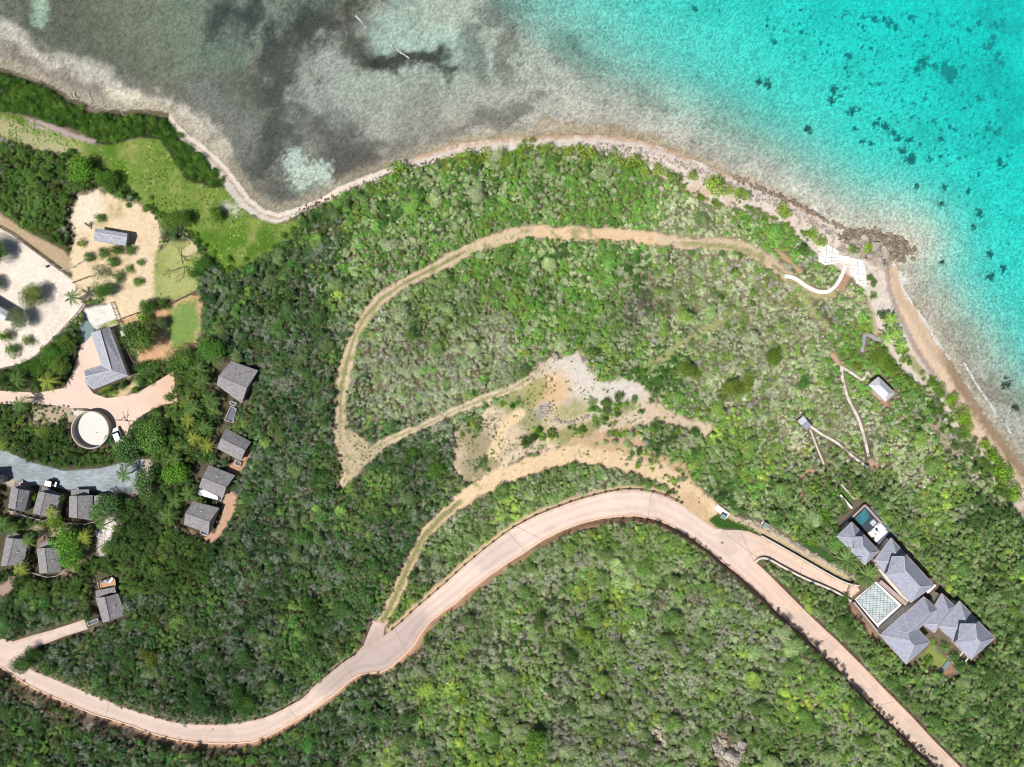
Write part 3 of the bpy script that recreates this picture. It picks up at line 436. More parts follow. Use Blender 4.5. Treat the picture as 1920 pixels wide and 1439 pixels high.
# ------------------------------------------------------------------ draped sheets
def resample(pts, step, closed=True):
    out = []; n = len(pts)
    for i in range(n if closed else n-1):
        a = Vector(pts[i]); b = Vector(pts[(i+1) % n]); k = max(1, int((b-a).length/step))
        for q in range(k): out.append(a.lerp(b, q/k))
    if not closed: out.append(Vector(pts[-1]))
    return out
def chaikin(pts, it=2, closed=False):
    p = [Vector(q) for q in pts]
    for _ in range(it):
        o = [] if closed else [p[0]]
        for i in range(len(p) if closed else len(p)-1):
            a = p[i]; b = p[(i+1) % len(p)]; o += [a.lerp(b, .25), a.lerp(b, .75)]
        if not closed: o.append(p[-1])
        p = o
    return p
def sheet(name, pts, dz, m, colf=None, step=9, parent=None, flat=None, thick=0.25):
    """a slab following the ground under a photo-pixel outline, with side faces"""
    bpts = resample([Vector((p[0], p[1])) for p in pts], step); nb = len(bpts)
    arr = np.array([(p.x, p.y) for p in bpts]); x0, y0 = arr.min(0); x1, y1 = arr.max(0)
    gx, gy = np.meshgrid(np.arange(x0, x1, step), np.arange(y0, y1, step)); gx = gx.ravel(); gy = gy.ravel()
    ins = poly_sd(gx, gy, [(p.x, p.y) for p in bpts]) < -step*.4 if len(gx) else np.zeros(0, bool)
    vs_ = bpts+[Vector((a, b)) for a, b in zip(gx[ins], gy[ins])]
    ov, _, of, *_r = delaunay_2d_cdt(vs_, [(i, (i+1) % nb) for i in range(nb)], [], 1, 1e-4)
    W = [(G(p.x, p.y, dz) if flat is None else P(p.x, p.y, flat)) for p in ov]
    mb = MB(); mb.v = [tuple(w) for w in W]; mb.f = [tuple(f) for f in of]
    for i in range(nb):
        a = W[i]; b = W[(i+1) % nb]
        if (Vector(ov[i])-bpts[i]).length < .01 and (Vector(ov[(i+1) % nb])-bpts[(i+1) % nb]).length < .01:
            n = len(mb.v); mb.v += [tuple(a), tuple(b), (b.x, b.y, b.z-thick), (a.x, a.y, a.z-thick)]; mb.f.append((n, n+1, n+2, n+3))
    me = mb.mesh(name, m)
    if colf is not None:
        co = np.array([v.co[:] for v in me.vertices]); k = S*(H-co[:, 2])/H; setcol(me, colf(960+co[:, 0]/k, 719.5-co[:, 1]/k))
    return link(name, me, parent)
def roadcol(x, y):
    c = np.tile(np.array(alb((238, 216, 203))), (len(x), 1)); dk = np.array(alb((196, 178, 172)))
    m = smooth(75, 15, poly_sd(x, y, [(640, 1255), (680, 1235), (740, 1200), (775, 1180)], False, 200)+30*fbm(x, y, 60, 300, 3))[:, None]; c = c*(1-m*.8)+dk*m*.8
    m = smooth(26, 12, poly_sd(x, y, [(910, 1050), (955, 1020)], False)+6*fbm(x, y, 20, 301, 3))[:, None]; c = c*(1-m*.5)+np.array(alb((205, 190, 184)))*m*.5
    m = smooth(600, 420, x)[:, None]*.35; c = c*(1-m)+np.array(alb((212, 190, 180)))*m
    m = smooth(1350, 1450, x)[:, None]*.4; c = c*(1-m)+np.array(alb((236, 200, 172)))*m
    e_ = -poly_sd(x, y, ROAD, margin=5); n = fbm(x, y, 30, 310, 4, .7)[:, None]; n2 = fbm(x, y, 12, 312, 3)
    m = (.5*smooth(6, 1, e_+5*n2))[:, None]; c = c*(1-m)+np.array(alb((196, 164, 140)))*m
    tr_ = (np.exp(-((e_-13+1.5*n2)/3)**2)+np.exp(-((poly_sd(x, y, ROAD_LO, False, 80)-12+1.5*n2)/3)**2))[:, None]; c = c*(1-.12*np.minimum(tr_, 1)); m = (.55*smooth(.1, .5, fbm(x, y, 45, 320, 5, .65)))[:, None]; c = c*(1-m)+np.array(alb((206, 184, 172)))*m
    return c*(1+.09*n)
def pinkcol(x, y):
    c = np.tile(np.array(alb((238, 212, 196))), (len(x), 1)); m = smooth(240, 330, x)[:, None]*.6; c = c*(1-m)+np.array(alb((226, 186, 150)))*m; return c*(1+.07*fbm(x, y, 30, 330, 3)[:, None])
tag(sheet('road', ROAD, .07, M['road'], roadcol, 4), 'pale pink concrete road curving through the scrub', kind='structure')
tag(sheet('driveway', DRIVE, .06, M['road'], pinkcol, 8), 'pale pink concrete driveway', kind='structure')
tag(sheet('paved_lane', ASPH, .06, mat('lane', alb((150, 158, 164)), .85, .3, .6, 8, .05, c2=alb((172, 184, 190)), stretch=(.1, (1, 3, 1))), None, 8), 'blue-grey paved lane with pale streaks', kind='structure')
def strip(name, pts, w, dz, m, h=.12, parent=None, closed=False, smoothit=True):
    """a kerb or low wall of width w (m) and height h along a photo-pixel line"""
    p = chaikin(pts, 2) if smoothit else [Vector(q) for q in pts]; p = resample(p, 8, False); W = [G(q.x, q.y, dz) for q in p]; mb = MB(); b0 = 0; n = len(W)
    for i, q in enumerate(W):
        d = W[min(i+1, n-1)]-W[max(i-1, 0)]; d.z = 0; d.normalize(); s_ = Vector((-d.y, d.x, 0))*w/2; mb.v += [tuple(q+s_-Vector((0, 0, .3))), tuple(q+s_+Vector((0, 0, h))), tuple(q-s_+Vector((0, 0, h))), tuple(q-s_-Vector((0, 0, .3)))]
    for i in range(n-1):
        a = i*4; b = a+4; mb.f += [(a, a+1, b+1, b), (a+1, a+2, b+2, b+1), (a+2, a+3, b+3, b+2)]
    mb.f += [(0, 1, 2, 3), ((n-1)*4+3, (n-1)*4+2, (n-1)*4+1, (n-1)*4)]
    return mb.build(name, m, parent)
tag(strip('kerb', [(x, y+1) for x, y in ROAD_LO], .35, .07, M['skirt'], .13, smoothit=False), 'low concrete kerb along the lower side of the road', kind='structure')
tag(strip('kerb', [(x-1, y+1) for x, y in ROAD_UP[-14:]], .35, .07, M['skirt'], .13, smoothit=False), 'low concrete kerb along the upper right side of the road', kind='structure')
for a, b in (((967, 987), (1017, 1012)), ((952, 998), (985, 1034)), ((1222, 924), (1215, 970)), ((1390, 1000), (1412, 1050)), ((645, 1241), (662, 1272)), ((540, 1326), (558, 1348)), ((1352, 994), (1420, 1046)), ((1506, 1052), (1500, 1078)), ((205, 1314), (198, 1345)), ((740, 1178), (762, 1225)), ((1560, 1194), (1528, 1210)), ((1680, 1315), (1640, 1325))):
    tag(strip('road_joint', [a, b], .14, .075, M['joint'], .004, smoothit=False), 'thin joint across the concrete road', kind='structure')
# ------------------------------------------------------------------ roofs and buildings
def quadpts(q, z): return [P(x, y, z) for x, y in q]
def prismroof(mb, faces, th=.16):
    """solid roof from top polygons: shell with an underside"""
    for f in faces: mb.prism([Vector(p)-Vector((0, 0, th)) for p in f], th)
def inset(pts, k):
    c = sum(pts, Vector())/len(pts); return [c+(p-c)*k for p in pts]
def ground_under(pts): return min(float(hgt(p.x, p.y)) for p in pts)
def wallbox(parent, quad, zb, zt, m, k=.9, name='wall', roofpts=None):
    q = inset(quad, k); mb = MB(); mb.prism([Vector((p.x, p.y, zb)) for p in q], zt-zb)
    if roofpts: mb.prism(roofpts, Vector((0, 0, -.02)))
    return mb.build(name, m, parent), q
def openings(parent, q, zb, side=0, n=3, w=1.0):
    """a door and windows on the wall between q[side] and q[side+1]"""
    a = q[side]; b = q[(side+1) % len(q)]; a = Vector((a.x, a.y, 0)); b = Vector((b.x, b.y, 0)); d = (b-a).normalized(); c = sum(q, Vector())/len(q); nrm = Vector((d.y, -d.x, 0))
    if nrm.dot(a-c) < 0: nrm = -nrm
    L = (b-a).length; up = Vector((0, 0, 1))
    for i in range(n):
        p = a+d*(L*(i+1)/(n+1)); isd = (i == n//2); hh = 2.05 if isd else 1.1; z0 = zb+(.02 if isd else .95)
        def panel(w_, h_, z_, off): return [p+d*w_/2+up*z_+nrm*off, p-d*w_/2+up*z_+nrm*off, p-d*w_/2+up*(z_+h_)+nrm*off, p+d*w_/2+up*(z_+h_)+nrm*off]
        if isd:
            dr = MB().prism(panel(w, hh, z0, .0), nrm*.05).build('door', M['door'], parent)
            h_ = MB().box(p+d*w*.35+up*(z0+1)+nrm*.08, (.06, .06, .12)).build('handle', M['dark']); h_.parent = dr; h_.location = (0, 0, 0)
        else:
            wi = MB().prism(panel(w, hh, z0, 0), nrm*.03).build('window', M['glass'], parent)
            mb = MB(); pp = panel(w, hh, z0, .04)
            for k in range(4): mb.bar(pp[k], pp[(k+1) % 4], .08, .06, nrm)
            f_ = mb.build('frame', M['white']); f_.parent = wi; f_.location = (0, 0, 0)
def gable(label, quad, ridge, cat='cottage', zh=2.5, rise=1.75, roofm='roof_grey', wallm='timberwall', porch=None, group='grey roofed cottages', name='cottage', extra=None, hipend=False, open_side=3):
    """quad a,b,c,d at the eaves; ridge ends r0 (between d and a) and r1 (between b and c)"""
    cx = sum(p[0] for p in quad)/4; cy = sum(p[1] for p in quad)/4; g = G(cx, cy); q0 = quadpts(quad, g.z+zh); zb = ground_under(q0)-.3; z = g.z+zh
    root = thing(name, (g.x, g.y, g.z), label, cat, group)
    A, B, Cc, D = q0; R0 = P(*ridge[0], z+rise); R1 = P(*ridge[1], z+rise)
    mb = MB(); prismroof(mb, [(A, B, R1, R0), (D, R0, R1, Cc)]); rf = mb.build('roof', M[roofm], root)
    rc = MB().bar(R0+Vector((0, 0, .02)), R1+Vector((0, 0, .02)), .22, .05).build('ridge_cap', M['ridge' if roofm != 'roof_grey' else 'roof_grey']); rc.parent = rf; rc.location = (0, 0, 0)
    _, q = wallbox(root, q0, zb, z-.12, M[wallm], .9)
    k = .93; cen = (A+B+Cc+D)/4
    gbs = []
    for e0, e1, r in ((A, D, R0), (B, Cc, R1)):
        f = [cen+(Vector(e)-cen)*k for e in (e0, e1)]; rr = r+(cen-r)*(1-k); rr.z = r.z-.25; f = [Vector((p.x, p.y, z-.14)) for p in f]
        MB().prism(f+[rr], (cen-(e0+e1)/2).normalized()*.1).build('gable', M[wallm], root)
    openings(root, q, g.z, open_side)
    if name == 'cottage':
        vp_ = (A+B+R0+R1)/4; v_ = MB().tube([vp_-Vector((0, 0, .2)), vp_+Vector((0, 0, .35))], [.12, .12], 8).build('vent_pipe', M['metalroof']); v_.parent = rf; v_.location = (0, 0, 0)
    if porch:
        pq = [P(x, y, z-.45+(.0 if i < 2 else .35)) for i, (x, y) in enumerate(porch)]; mb = MB(); prismroof(mb, [pq], .12); pr = mb.build('porch_roof', M[roofm], root)
        for p in pq[:2]:
            ps = MB().bar(Vector((p.x, p.y, zb)), Vector((p.x, p.y, p.z-.15)), .12).build('post', M['timber'], root)
    return root
def steps_frame(label, quad, h=1.0):
    g = G(*quad[0]); W = [G(x, y, h) for x, y in quad]; r = thing('stair_landing', (g.x, g.y, g.z), label, 'landing', 'landings beside the cottages'); mb = MB()
    MB().prism([w-Vector((0, 0, h*.6)) for w in W], .1).build('platform', M['graydeck'], r)
    for i in range(4): mb.bar(W[i], W[(i+1) % 4], .12, .08)
    mb.build('rail', M['offwhite'], r)
    for w in W: MB().bar(w-Vector((0, 0, h+.1)), w, .1).build('post', M['offwhite'], r)
gable('largest grey cottage of the right hand column, topmost, beside rubble and palms', [(432, 676), (481, 695), (462-9, 756), (407, 720)], [(410, 706), (463, 727)][::1], zh=2.7) if False else None
gable('topmost cottage of the column beside the dark wood, grey shingle roof, paler lower slope', [(432, 676), (484, 696), (453, 757), (407, 721)], [(420, 697), (468, 729)], open_side=0) if False else None
def cott(label, a, b, c, d, r0, r1, **k): return gable(label, [a, b, c, d], [r0, r1], **k)
cott('topmost grey cottage of the column beside the dark wood, largest of the four', (433, 677), (484, 695), (453, 757), (406, 722), (410, 705), (463, 728))
cott('second cottage down the column beside the dark wood, grey roof under an overhanging tree', (424, 803), (471, 829), (451, 865), (407, 841), (414, 822), (460, 845))
cott('third cottage down the column beside the dark wood, with a white metal awning below', (391, 872), (441, 892), (418, 934), (373, 914), (379, 896), (424, 914))
cott('lowest cottage of the column beside the dark wood, standing by a bare orange bank', (362, 940), (411, 953), (391, 1001), (345, 984), (347, 963), (393, 979))
cott('left cottage of the row below the blue-grey lane, narrow grey roof', (56, 921), (46, 961), (15, 952), (21, 914), (34, 917), (28, 956), porch=[(28, 905), (54, 918), (53, 922), (26, 913)])
cott('middle cottage of the row below the blue-grey lane, behind the parked white buggy', (113, 930), (105, 974), (61, 963), (72, 922), (84, 924), (74, 966), porch=[(79, 911), (112, 926), (110, 931), (77, 920)])
cott('right cottage of the row below the blue-grey lane, with a lower side wing', (174, 929), (172, 976), (129, 970), (130, 931), (144, 930), (144, 972), porch=[(134, 919), (167, 918), (167, 928), (133, 929)])
cott('left cottage of the lower pair, grey roof with a palm at its corner', (53, 1012), (44, 1060), (1, 1062), (11, 1008), (25, 1010), (13, 1061), porch=[(15, 997), (43, 1004), (42, 1014), (12, 1009)])
cott('right cottage of the lower pair, grey roof beside a tall green tree', (113, 1027), (115, 1073), (74, 1076), (69, 1029), (83, 1028), (89, 1075), porch=[(75, 1016), (108, 1017), (109, 1026), (72, 1028)])
cott('lone grey cottage at the end of the pink lane with a timber deck above it', (221, 1113), (236, 1153), (193, 1168), (179, 1121), (196, 1120), (206, 1164), porch=[(179, 1108), (215, 1101), (218, 1111), (180, 1120)])
cott('low grey side wing between the right cottage of the row and a big tree', (197, 930), (199, 949), (176, 949), (176, 930), (186, 929), (186, 950), zh=2.0, rise=.6)
cott('pale roofed cottage cut by the left edge of the photo beside the lane', (4, 893), (7, 906), (-30, 912), (-30, 884), (-12, 888), (-12, 909))
cott('slate roofed horse shed standing alone in the sandy yard', (178, 428), (239, 438), (236, 461), (176, 452), (177, 436), (238, 446), zh=2.6, rise=.5, roofm='roof_slate', name='shed', cat='shed', group=None, open_side=2)
cott('small pale lean-to shed beside the long slate roofed hall', (224, 620), (244, 614), (247, 622), (228, 632), (225, 622), (245, 616), zh=2.2, rise=.2, roofm='metalroof', name='shed', cat='shed', group=None)
cott('pale roofed building cut by the left edge, on the white sand', (-60, 540), (16, 585), (8, 603), (-60, 580), (-60, 560), (12, 594), zh=3.4, rise=.8, roofm='metalroof', name='pavilion', cat='pavilion', group=None)
# awning of the third cottage
g = G(390, 928); r = thing('awning', tuple(g), 'shiny white metal awning roof beside the third cottage', 'awning')
W = [P(x, y, g.z+2.3) for x, y in ((375, 915), (408, 931), (409, 938), (371, 928))]; mb = MB(); prismroof(mb, [W], .08); mb.build('roof_sheet', M['metalroof'], r)
for p in W: MB().bar(Vector((p.x, p.y, g.z-.3)), p, .1).build('post', M['timber'], r)
for lb, qd in (('small square landing with white rails below the topmost cottage', [(433, 752), (444, 756), (439, 762), (430, 757)]), ('long white railed stair below the topmost cottage', [(433, 762), (443, 767), (436, 793), (421, 788)]), ('white railed landing below the second cottage', [(441, 863), (452, 868), (449, 875), (440, 871)]), ('white railed landing below the lowest cottage', [(378, 994), (390, 999), (387, 1005), (375, 1001)]), ('white railed landing under the third cottage', [(408, 931), (416, 934), (414, 939), (406, 936)]), ('small white frame above the topmost cottage', [(460, 683), (469, 687), (466, 691), (459, 688)]), ('grey timber bridge platform at the end of the pink lane', [(163, 1168), (182, 1160), (184, 1166), (166, 1174)])):
    steps_frame(lb, qd)
g = G(203, 1098); r = thing('timber_deck', tuple(g), 'orange timber deck with white rail above the lone cottage', 'deck'); W = [G(x, y, .9) for x, y in ((186, 1091), (215, 1082), (219, 1102), (192, 1112))]
MB().prism(W, .12).build('platform', M['deck'], r); mb = MB()
for i in (0, 1, 3): mb.bar(W[i]+Vector((0, 0, .9)), W[(i+1) % 4]+Vector((0, 0, .9)), .08)
mb.build('rail', M['offwhite'], r)
for w in W: MB().bar(w-Vector((0, 0, 1)), w+Vector((0, 0, .9)), .1).build('post', M['offwhite'], r)
def lounger(px, py, rz, label, h=.0, group='sun loungers', sheetm='cushion'):
    g = G(px, py, h); r = thing('sun_lounger', tuple(g), label, 'sun lounger', group); ca, sa = math.cos(rz), math.sin(rz)
    def L(x, y, z): return g+Vector((x*ca-y*sa, x*sa+y*ca, z))
    mb = MB(); mb.prism([L(-1, -.33, .3), L(.35, -.33, .3), L(.35, .33, .3), L(-1, .33, .3)], .1); mb.build('seat', M[sheetm], r)
    MB().prism([L(.36, -.33, .32), L(.95, -.33, .68), L(.95, .33, .68), L(.36, .33, .32)], .1).build('backrest', M[sheetm], r)
    for x, y in ((-.9, -.3), (-.9, .3), (.3, -.3), (.3, .3)): MB().bar(L(x, y, 0), L(x, y, .3), .06).build('leg', M['dark'], r)
g = G(201, 1089, 1.02); r = thing('patio_table', tuple(g), 'blue topped round table on the timber deck', 'table')
MB().tube([g+Vector((0, 0, .68)), g+Vector((0, 0, .74))], [.5, .5], 14).build('tabletop', M['towel'], r); MB().tube([g, g+Vector((0, 0, .68))], [.05, .05]).build('leg', M['dark'], r)
for ddx, ddy, lb in ((-3.5, -1, 'dark chair left of the blue table on the timber deck'), (3, -3, 'dark chair above the blue table on the timber deck'), (-11, 2, 'dark chair in the left corner of the timber deck')):
    g = G(201+ddx, 1089+ddy, 1.02); r = thing('patio_chair', tuple(g), lb, 'chair', 'dark chairs on the timber deck'); MB().box(g+Vector((0, 0, .45)), (.5, .5, .08)).build('seat', M['dark'], r); MB().box(g+Vector((-.25, 0, .7)), (.06, .5, .5)).build('backrest', M['dark'], r)
    for x in (-.2, .2):
        for y in (-.2, .2): MB().bar(g+Vector((x, y, 0)), g+Vector((x, y, .42)), .05).build('leg', M['dark'], r)
lounger(210, 1087, .9, 'white lounger in the right corner of the timber deck', 1.02)
# the long slate roofed hall
g = G(200, 680); z = g.z+3.0; r = thing('hall', tuple(g), 'long L-shaped hall with mottled slate roof beside the pink driveway', 'building')
e = lambda x, y: P(x, y, z); rd = lambda x, y: P(x, y, z+1.7)
NW, NE, SE_, SW, S2, S1, IN = e(170, 625), e(205, 613), e(240, 705), e(175, 731), e(159, 718), e(158, 696), e(191, 685)
RN, RE, RW = rd(187, 619), rd(209, 695), rd(160, 707)
mb = MB(); prismroof(mb, [(NE, SE_, RE, RN), (NW, RN, RE, IN), (S1, IN, RE, RW), (SE_, SW, RW, RE), (SW, S2, RW)]); rf = mb.build('roof', M['roof_slate'], r)
mb = MB(); [mb.bar(a+Vector((0, 0, .03)), b+Vector((0, 0, .03)), .25, .05) for a, b in ((RN, RE), (RE, RW), (RE, SE_), (IN, RE))]; c_ = mb.build('ridge_cap', M['ridge']); c_.parent = rf; c_.location = (0, 0, 0)
fl_ = [NW, NE, SE_, SW, S2, S1, IN]; cen = e(195, 675); q = [cen+(p-cen)*.93 for p in fl_]; MB().prism([Vector((p.x, p.y, g.z-.4)) for p in q], 3.3).build('wall', M['wall'], r); openings(r, q, g.z, 6, 3, 1.2)
g = G(226, 675); W = [G(x, y, .4) for x, y in ((212, 622), (222, 620), (252, 700), (240, 704))]; tag(MB().prism(W, .08).build('terrace', M['timber']), 'narrow deck along the long hall, its dark tone standing in for the hall shadow', 'deck')  # deck in dark timber, so its colour carries the building shadow
# ------------------------------------------------------------------ villa
def hip(root, quad, z, rise, m='roof_villa', th=.18, fascia=True, wall=True, zb=None, wk=.93, capm='ridge'):
    q = [P(x, y, z) for x, y in quad]; L01 = (q[1]-q[0]).length; L12 = (q[2]-q[1]).length
    if L01 < L12: q = q[1:]+q[:1]; L01, L12 = L12, L01
    A, B, C_, D = q; m0 = (A+D)/2; m1 = (B+C_)/2; d = (m1-m0).normalized(); ins = min(L12/2, L01/2-.01)
    R0 = m0+d*ins+Vector((0, 0, rise)); R1 = m1-d*ins+Vector((0, 0, rise))
    mb = MB(); prismroof(mb, [(A, B, R1, R0), (C_, D, R0, R1), (D, A, R0), (B, C_, R1)], th); rf = mb.build('roof', M[m], root)
    mb = MB(); u = Vector((0, 0, .03)); [mb.bar(a+u, b+u, .14, .05) for a, b in ((A, R0), (D, R0), (B, R1), (C_, R1), (R0, R1))]; o = mb.build('ridge_cap', M[capm]); o.parent = rf; o.location = (0, 0, 0)
    if fascia:
        mb = MB(); [mb.bar(q[i]-Vector((0, 0, .1)), q[(i+1) % 4]-Vector((0, 0, .1)), .18, .22) for i in range(4)]; o = mb.build('fascia', M['fascia']); o.parent = rf; o.location = (0, 0, 0)
    if wall:
        zb = zb if zb is not None else ground_under(q)-.5; _, qq = wallbox(root, q, zb, z-th-.02, M['offwhite'], wk); return qq
def crossroof(root, A, B, C_, D, zr, ze, up_=.85):
    """the raised cross ridge in the middle of a hipped roof, between the ridge points A and C_"""
    cx, cy = (B[0]+D[0])/2, (B[1]+D[1])/2; a, c = P(*A, zr-.15), P(*C_, zr-.15); b, d = P(*B, zr+up_), P(*D, zr+up_)
    eb = P(cx+(B[0]-cx)*1.45, cy+(B[1]-cy)*1.45, ze); ed = P(cx+(D[0]-cx)*1.45, cy+(D[1]-cy)*1.45, ze)
    mb = MB(); prismroof(mb, [(a, b, d), (c, d, b), (a, b, eb), (b, c, eb), (a, d, ed), (d, c, ed)], .2); rf = mb.build('cross_roof', M['roof_villa'], root)
    mb = MB(); u = Vector((0, 0, .05)); [mb.bar(p+u, q+u, .12, .05) for p, q in ((b, d), (a, b), (b, c), (c, d), (d, a))]; o = mb.build('ridge_cap', M['ridge']); o.parent = rf; o.location = (0, 0, 0)
vg = G(1690, 1100).z; VZ = vg+.4
root = thing('villa', tuple(G(1700, 1068)), 'main villa wing with long blue-grey hipped roof between pool and court', 'villa')
qq = hip(root, [(1671, 1009), (1752, 1098), (1708, 1130), (1639, 1051)], VZ+3.4, 3.0); openings(root, qq, VZ, 1, 5, 1.4)
crossroof(root, (1672, 1044), (1695, 1044), (1697, 1075), (1665, 1071), VZ+6.3, VZ+3.7)
root = thing('villa', tuple(G(1608, 1018)), 'left villa wing with hipped roof between the pool and the big palms', 'villa')
qq = hip(root, [(1597, 979), (1649, 1034), (1621, 1060), (1569, 1006)], VZ+3.1, 2.4); openings(root, qq, VZ, 0, 5, 1.4)
crossroof(root, (1599, 1007), (1616, 1007), (1618, 1028), (1602, 1025), VZ+5.4, VZ+3.4, .7)
root = thing('guest_house', tuple(G(1705, 1185)), 'lower villa wing with crossed hipped roofs beside the tiled court and small lawn', 'villa')
hip(root, [(1732, 1119), (1760, 1143), (1695, 1207), (1664, 1180)], VZ+3.2, 2.4, wall=True); qq = hip(root, [(1650, 1191), (1695, 1150), (1744, 1205), (1699, 1246)], VZ+3.25, 3.1); openings(root, qq, VZ, 1, 3, 1.2)
root = thing('guest_house', tuple(G(1815, 1180)), 'right villa wing with largest hipped roof, at the lower right end of the group', 'villa')
hip(root, [(1766, 1113), (1790, 1136), (1752, 1187), (1731, 1172)], VZ+3.0, 2.0); qq = hip(root, [(1799, 1127), (1865, 1197), (1821, 1237), (1761, 1174)], VZ+3.3, 3.3); openings(root, qq, VZ, 2, 3, 1.2)
crossroof(root, (1800, 1170), (1829, 1170), (1831, 1201), (1796, 1199), VZ+6.5, VZ+3.6)
mb = MB(); [mb.bar(P(a, b, VZ+2.6), P(c, d, VZ+2.6), .2) for a, b, c, d in ((1806, 1222, 1800, 1230), (1816, 1233, 1810, 1241), (1798, 1213, 1816, 1233))]; mb.build('pergola', M['white'], root)
# pool, its deck, and a slab standing in for the villa shadow
pz = VZ+.25
def flatslab(name, quad, z, m, th, root): return MB().prism([P(x, y, z-th) for x, y in quad], th).build(name, m, root)
root = thing('swimming_pool', tuple(G(1623, 975)), 'rectangular swimming pool with dark coping and white deck above the scrub', 'swimming pool')
flatslab('base', [(1597, 970), (1621, 945), (1671, 1001), (1646, 1030)], pz, M['graydeck'], 3.5, root); flatslab('pool_surround', [(1600, 972), (1621, 951), (1650, 983), (1629, 1004)], pz+.05, M['dark'], .1, root)
flatslab('pool_water', [(1603, 972), (1621, 954), (1632, 968), (1615, 987)], pz+.08, M['poolwater'], .06, root); flatslab('shelf', [(1615, 987), (1632, 968), (1644, 980), (1626, 1000)], pz+.085, mat('pool_shelf', alb((74, 84, 92)), .2, .15, 2), .06, root)
flatslab('splash_step', [(1630, 981), (1638, 973), (1644, 980), (1637, 988)], pz+.1, mat('pale_step', alb((205, 225, 232)), .4, .3, 3, c2=alb((150, 175, 185))), .06, root)
flatslab('sun_deck', [(1625.5, 1001), (1647, 980), (1664, 997.5), (1642, 1018)], pz+.12, M['white'], .12, root)
mb = MB(); [mb.bar(P(*a, pz+.4), P(*b, pz+.4), .5, .8) for a, b in (((1598, 969), (1621, 947)), ((1621, 947), (1652, 981)))]; mb.build('parapet', M['fascia'], root)
for i, (x, y, lb) in enumerate(((1636, 1001, 'white lounger nearest the left corner of the pool deck'), (1641, 996, 'second white lounger from the left corner of the pool deck'), (1649, 990, 'third white lounger from the left corner of the pool deck'), (1653, 987, 'white lounger nearest the right edge of the pool deck'))):
    z = pz+.15; g = P(x, y, z); h = g.z-float(hgt(g.x, g.y)); lounger(x, y, math.radians(-48), lb, h, 'loungers on the pool deck')
    mb = MB(); [mb.bar(g+Vector((a, b, .2)), g+Vector((c, d, .2)), .12, .1) for a, b, c, d in ((-.9, .75, .6, -.9), (-.9, .75, -.45, 1.15))] if False else None
for x, y, lb in ((1642, 993, 'tiny dark side table between the middle loungers of the pool deck'), (1657, 992, 'tiny dark side table right of the pool loungers'), (1636, 1010, 'tiny dark side table at the lower corner of the pool deck')):
    g = P(x, y, pz+.12); r = thing('side_table', tuple(g), lb, 'side table', 'tables on the pool deck'); MB().tube([g+Vector((0, 0, .4)), g+Vector((0, 0, .46))], [.35, .35], 10).build('tabletop', M['dark'], r); MB().tube([g, g+Vector((0, 0, .4))], [.05, .05]).build('leg', M['dark'], r)
flatslab('villa_shadow_slab', [(1574, 985), (1600, 958), (1612, 948), (1598, 968), (1571, 996)], vg+.5, M['graydeck'], .6, None); tag(bpy.data.objects['villa_shadow_slab'], 'dark grey slab standing in for the villa shadow below the pool wall', 'terrace')  # dark slab added in place of the building's shadow on the lower ground
# court of white tiles with dark lines
root = thing('tiled_court', tuple(G(1645, 1132)), 'square court of pale tiles with thin dark grid lines', 'court')
cz = G(1645, 1132).z+.25; q = [(1641, 1090), (1600, 1124), (1645, 1176), (1691, 1136)]
flatslab('border', q, cz, M['white'], .5, root); qi = [(1641, 1095), (1606, 1125), (1645, 1169), (1683, 1136)]; flatslab('tiles', qi, cz+.03, mat('court_tile', alb((214, 226, 226)), .6, .1, 1.2, c2=alb((190, 208, 214))), .05, root)
mb = MB(); A, B, C_, D = [P(x, y, cz+.05) for x, y in qi]
for i in range(13):
    f = i/12
    for (a, b, c, d) in ((A, B, D, C_), (A, D, B, C_)):
        pass
cx_ = [A, B, C_, D]
def clipline(p0, dr):                                        # lines across the court, laid square to the photo's frame as the tiles are
    ts = []
    for i in range(4):
        a = cx_[i]; b = cx_[(i+1) % 4]; e_ = b-a; den = dr.x*e_.y-dr.y*e_.x
        if abs(den) < 1e-9: continue
        w_ = a-p0; t_ = (w_.x*e_.y-w_.y*e_.x)/den; s_ = (w_.x*dr.y-w_.y*dr.x)/den
        if 0 <= s_ <= 1: ts.append(t_)
    return (p0+dr*min(ts), p0+dr*max(ts)) if len(ts) > 1 else None
cm_ = sum(cx_, Vector())/4
for k in range(-12, 13):
    for dr, st in ((Vector((1, .06, 0)).normalized(), Vector((0, .62, 0))), (Vector((.06, 1, 0)).normalized(), Vector((.95, 0, 0)))):
        sgm = clipline(cm_+st*k, dr)
        if sgm: mb.bar(sgm[0], sgm[1], .055, .03)
for i in range(4): mb.bar(cx_[i], cx_[(i+1) % 4], .1, .03)
mb.build('grid_line', M['dark'], root)
def lowwall(label, pts, w, h, m, name='low_wall', cat='wall', group=None, smoothit=True):
    o = strip(name, pts, w, 0, M[m], h, smoothit=smoothit); return tag(o, label, cat, group)
lowwall('pale retaining wall along the upper side of the villa driveway', [(1426, 1004), (1469, 1028), (1516, 1055), (1557, 1079), (1585, 1093), (1608, 1097)], .35, 1.0, 'offwhite')
lowwall('pale curved retaining wall along the lower side of the villa driveway', [(1415, 1053), (1420, 1047), (1431, 1045), (1443, 1049), (1465, 1062), (1506, 1084), (1544, 1099), (1572, 1112), (1593, 1126)], .5, 1.0, 'offwhite')
lowwall('tall wall along the lower left side of the tiled court', [(1597, 1127), (1646, 1188)], .5, 1.3, 'fascia', smoothit=False)
lowwall('broad pink capped wall between the tiled court and the main villa', [(1646, 1088), (1675, 1113), (1702, 1138)], 1.0, 1.2, 'fascia')
lowwall('narrow stone wall beside the main villa entrance', [(1640, 1056), (1668, 1092), (1700, 1128)], .9, .8, 'offwhite')
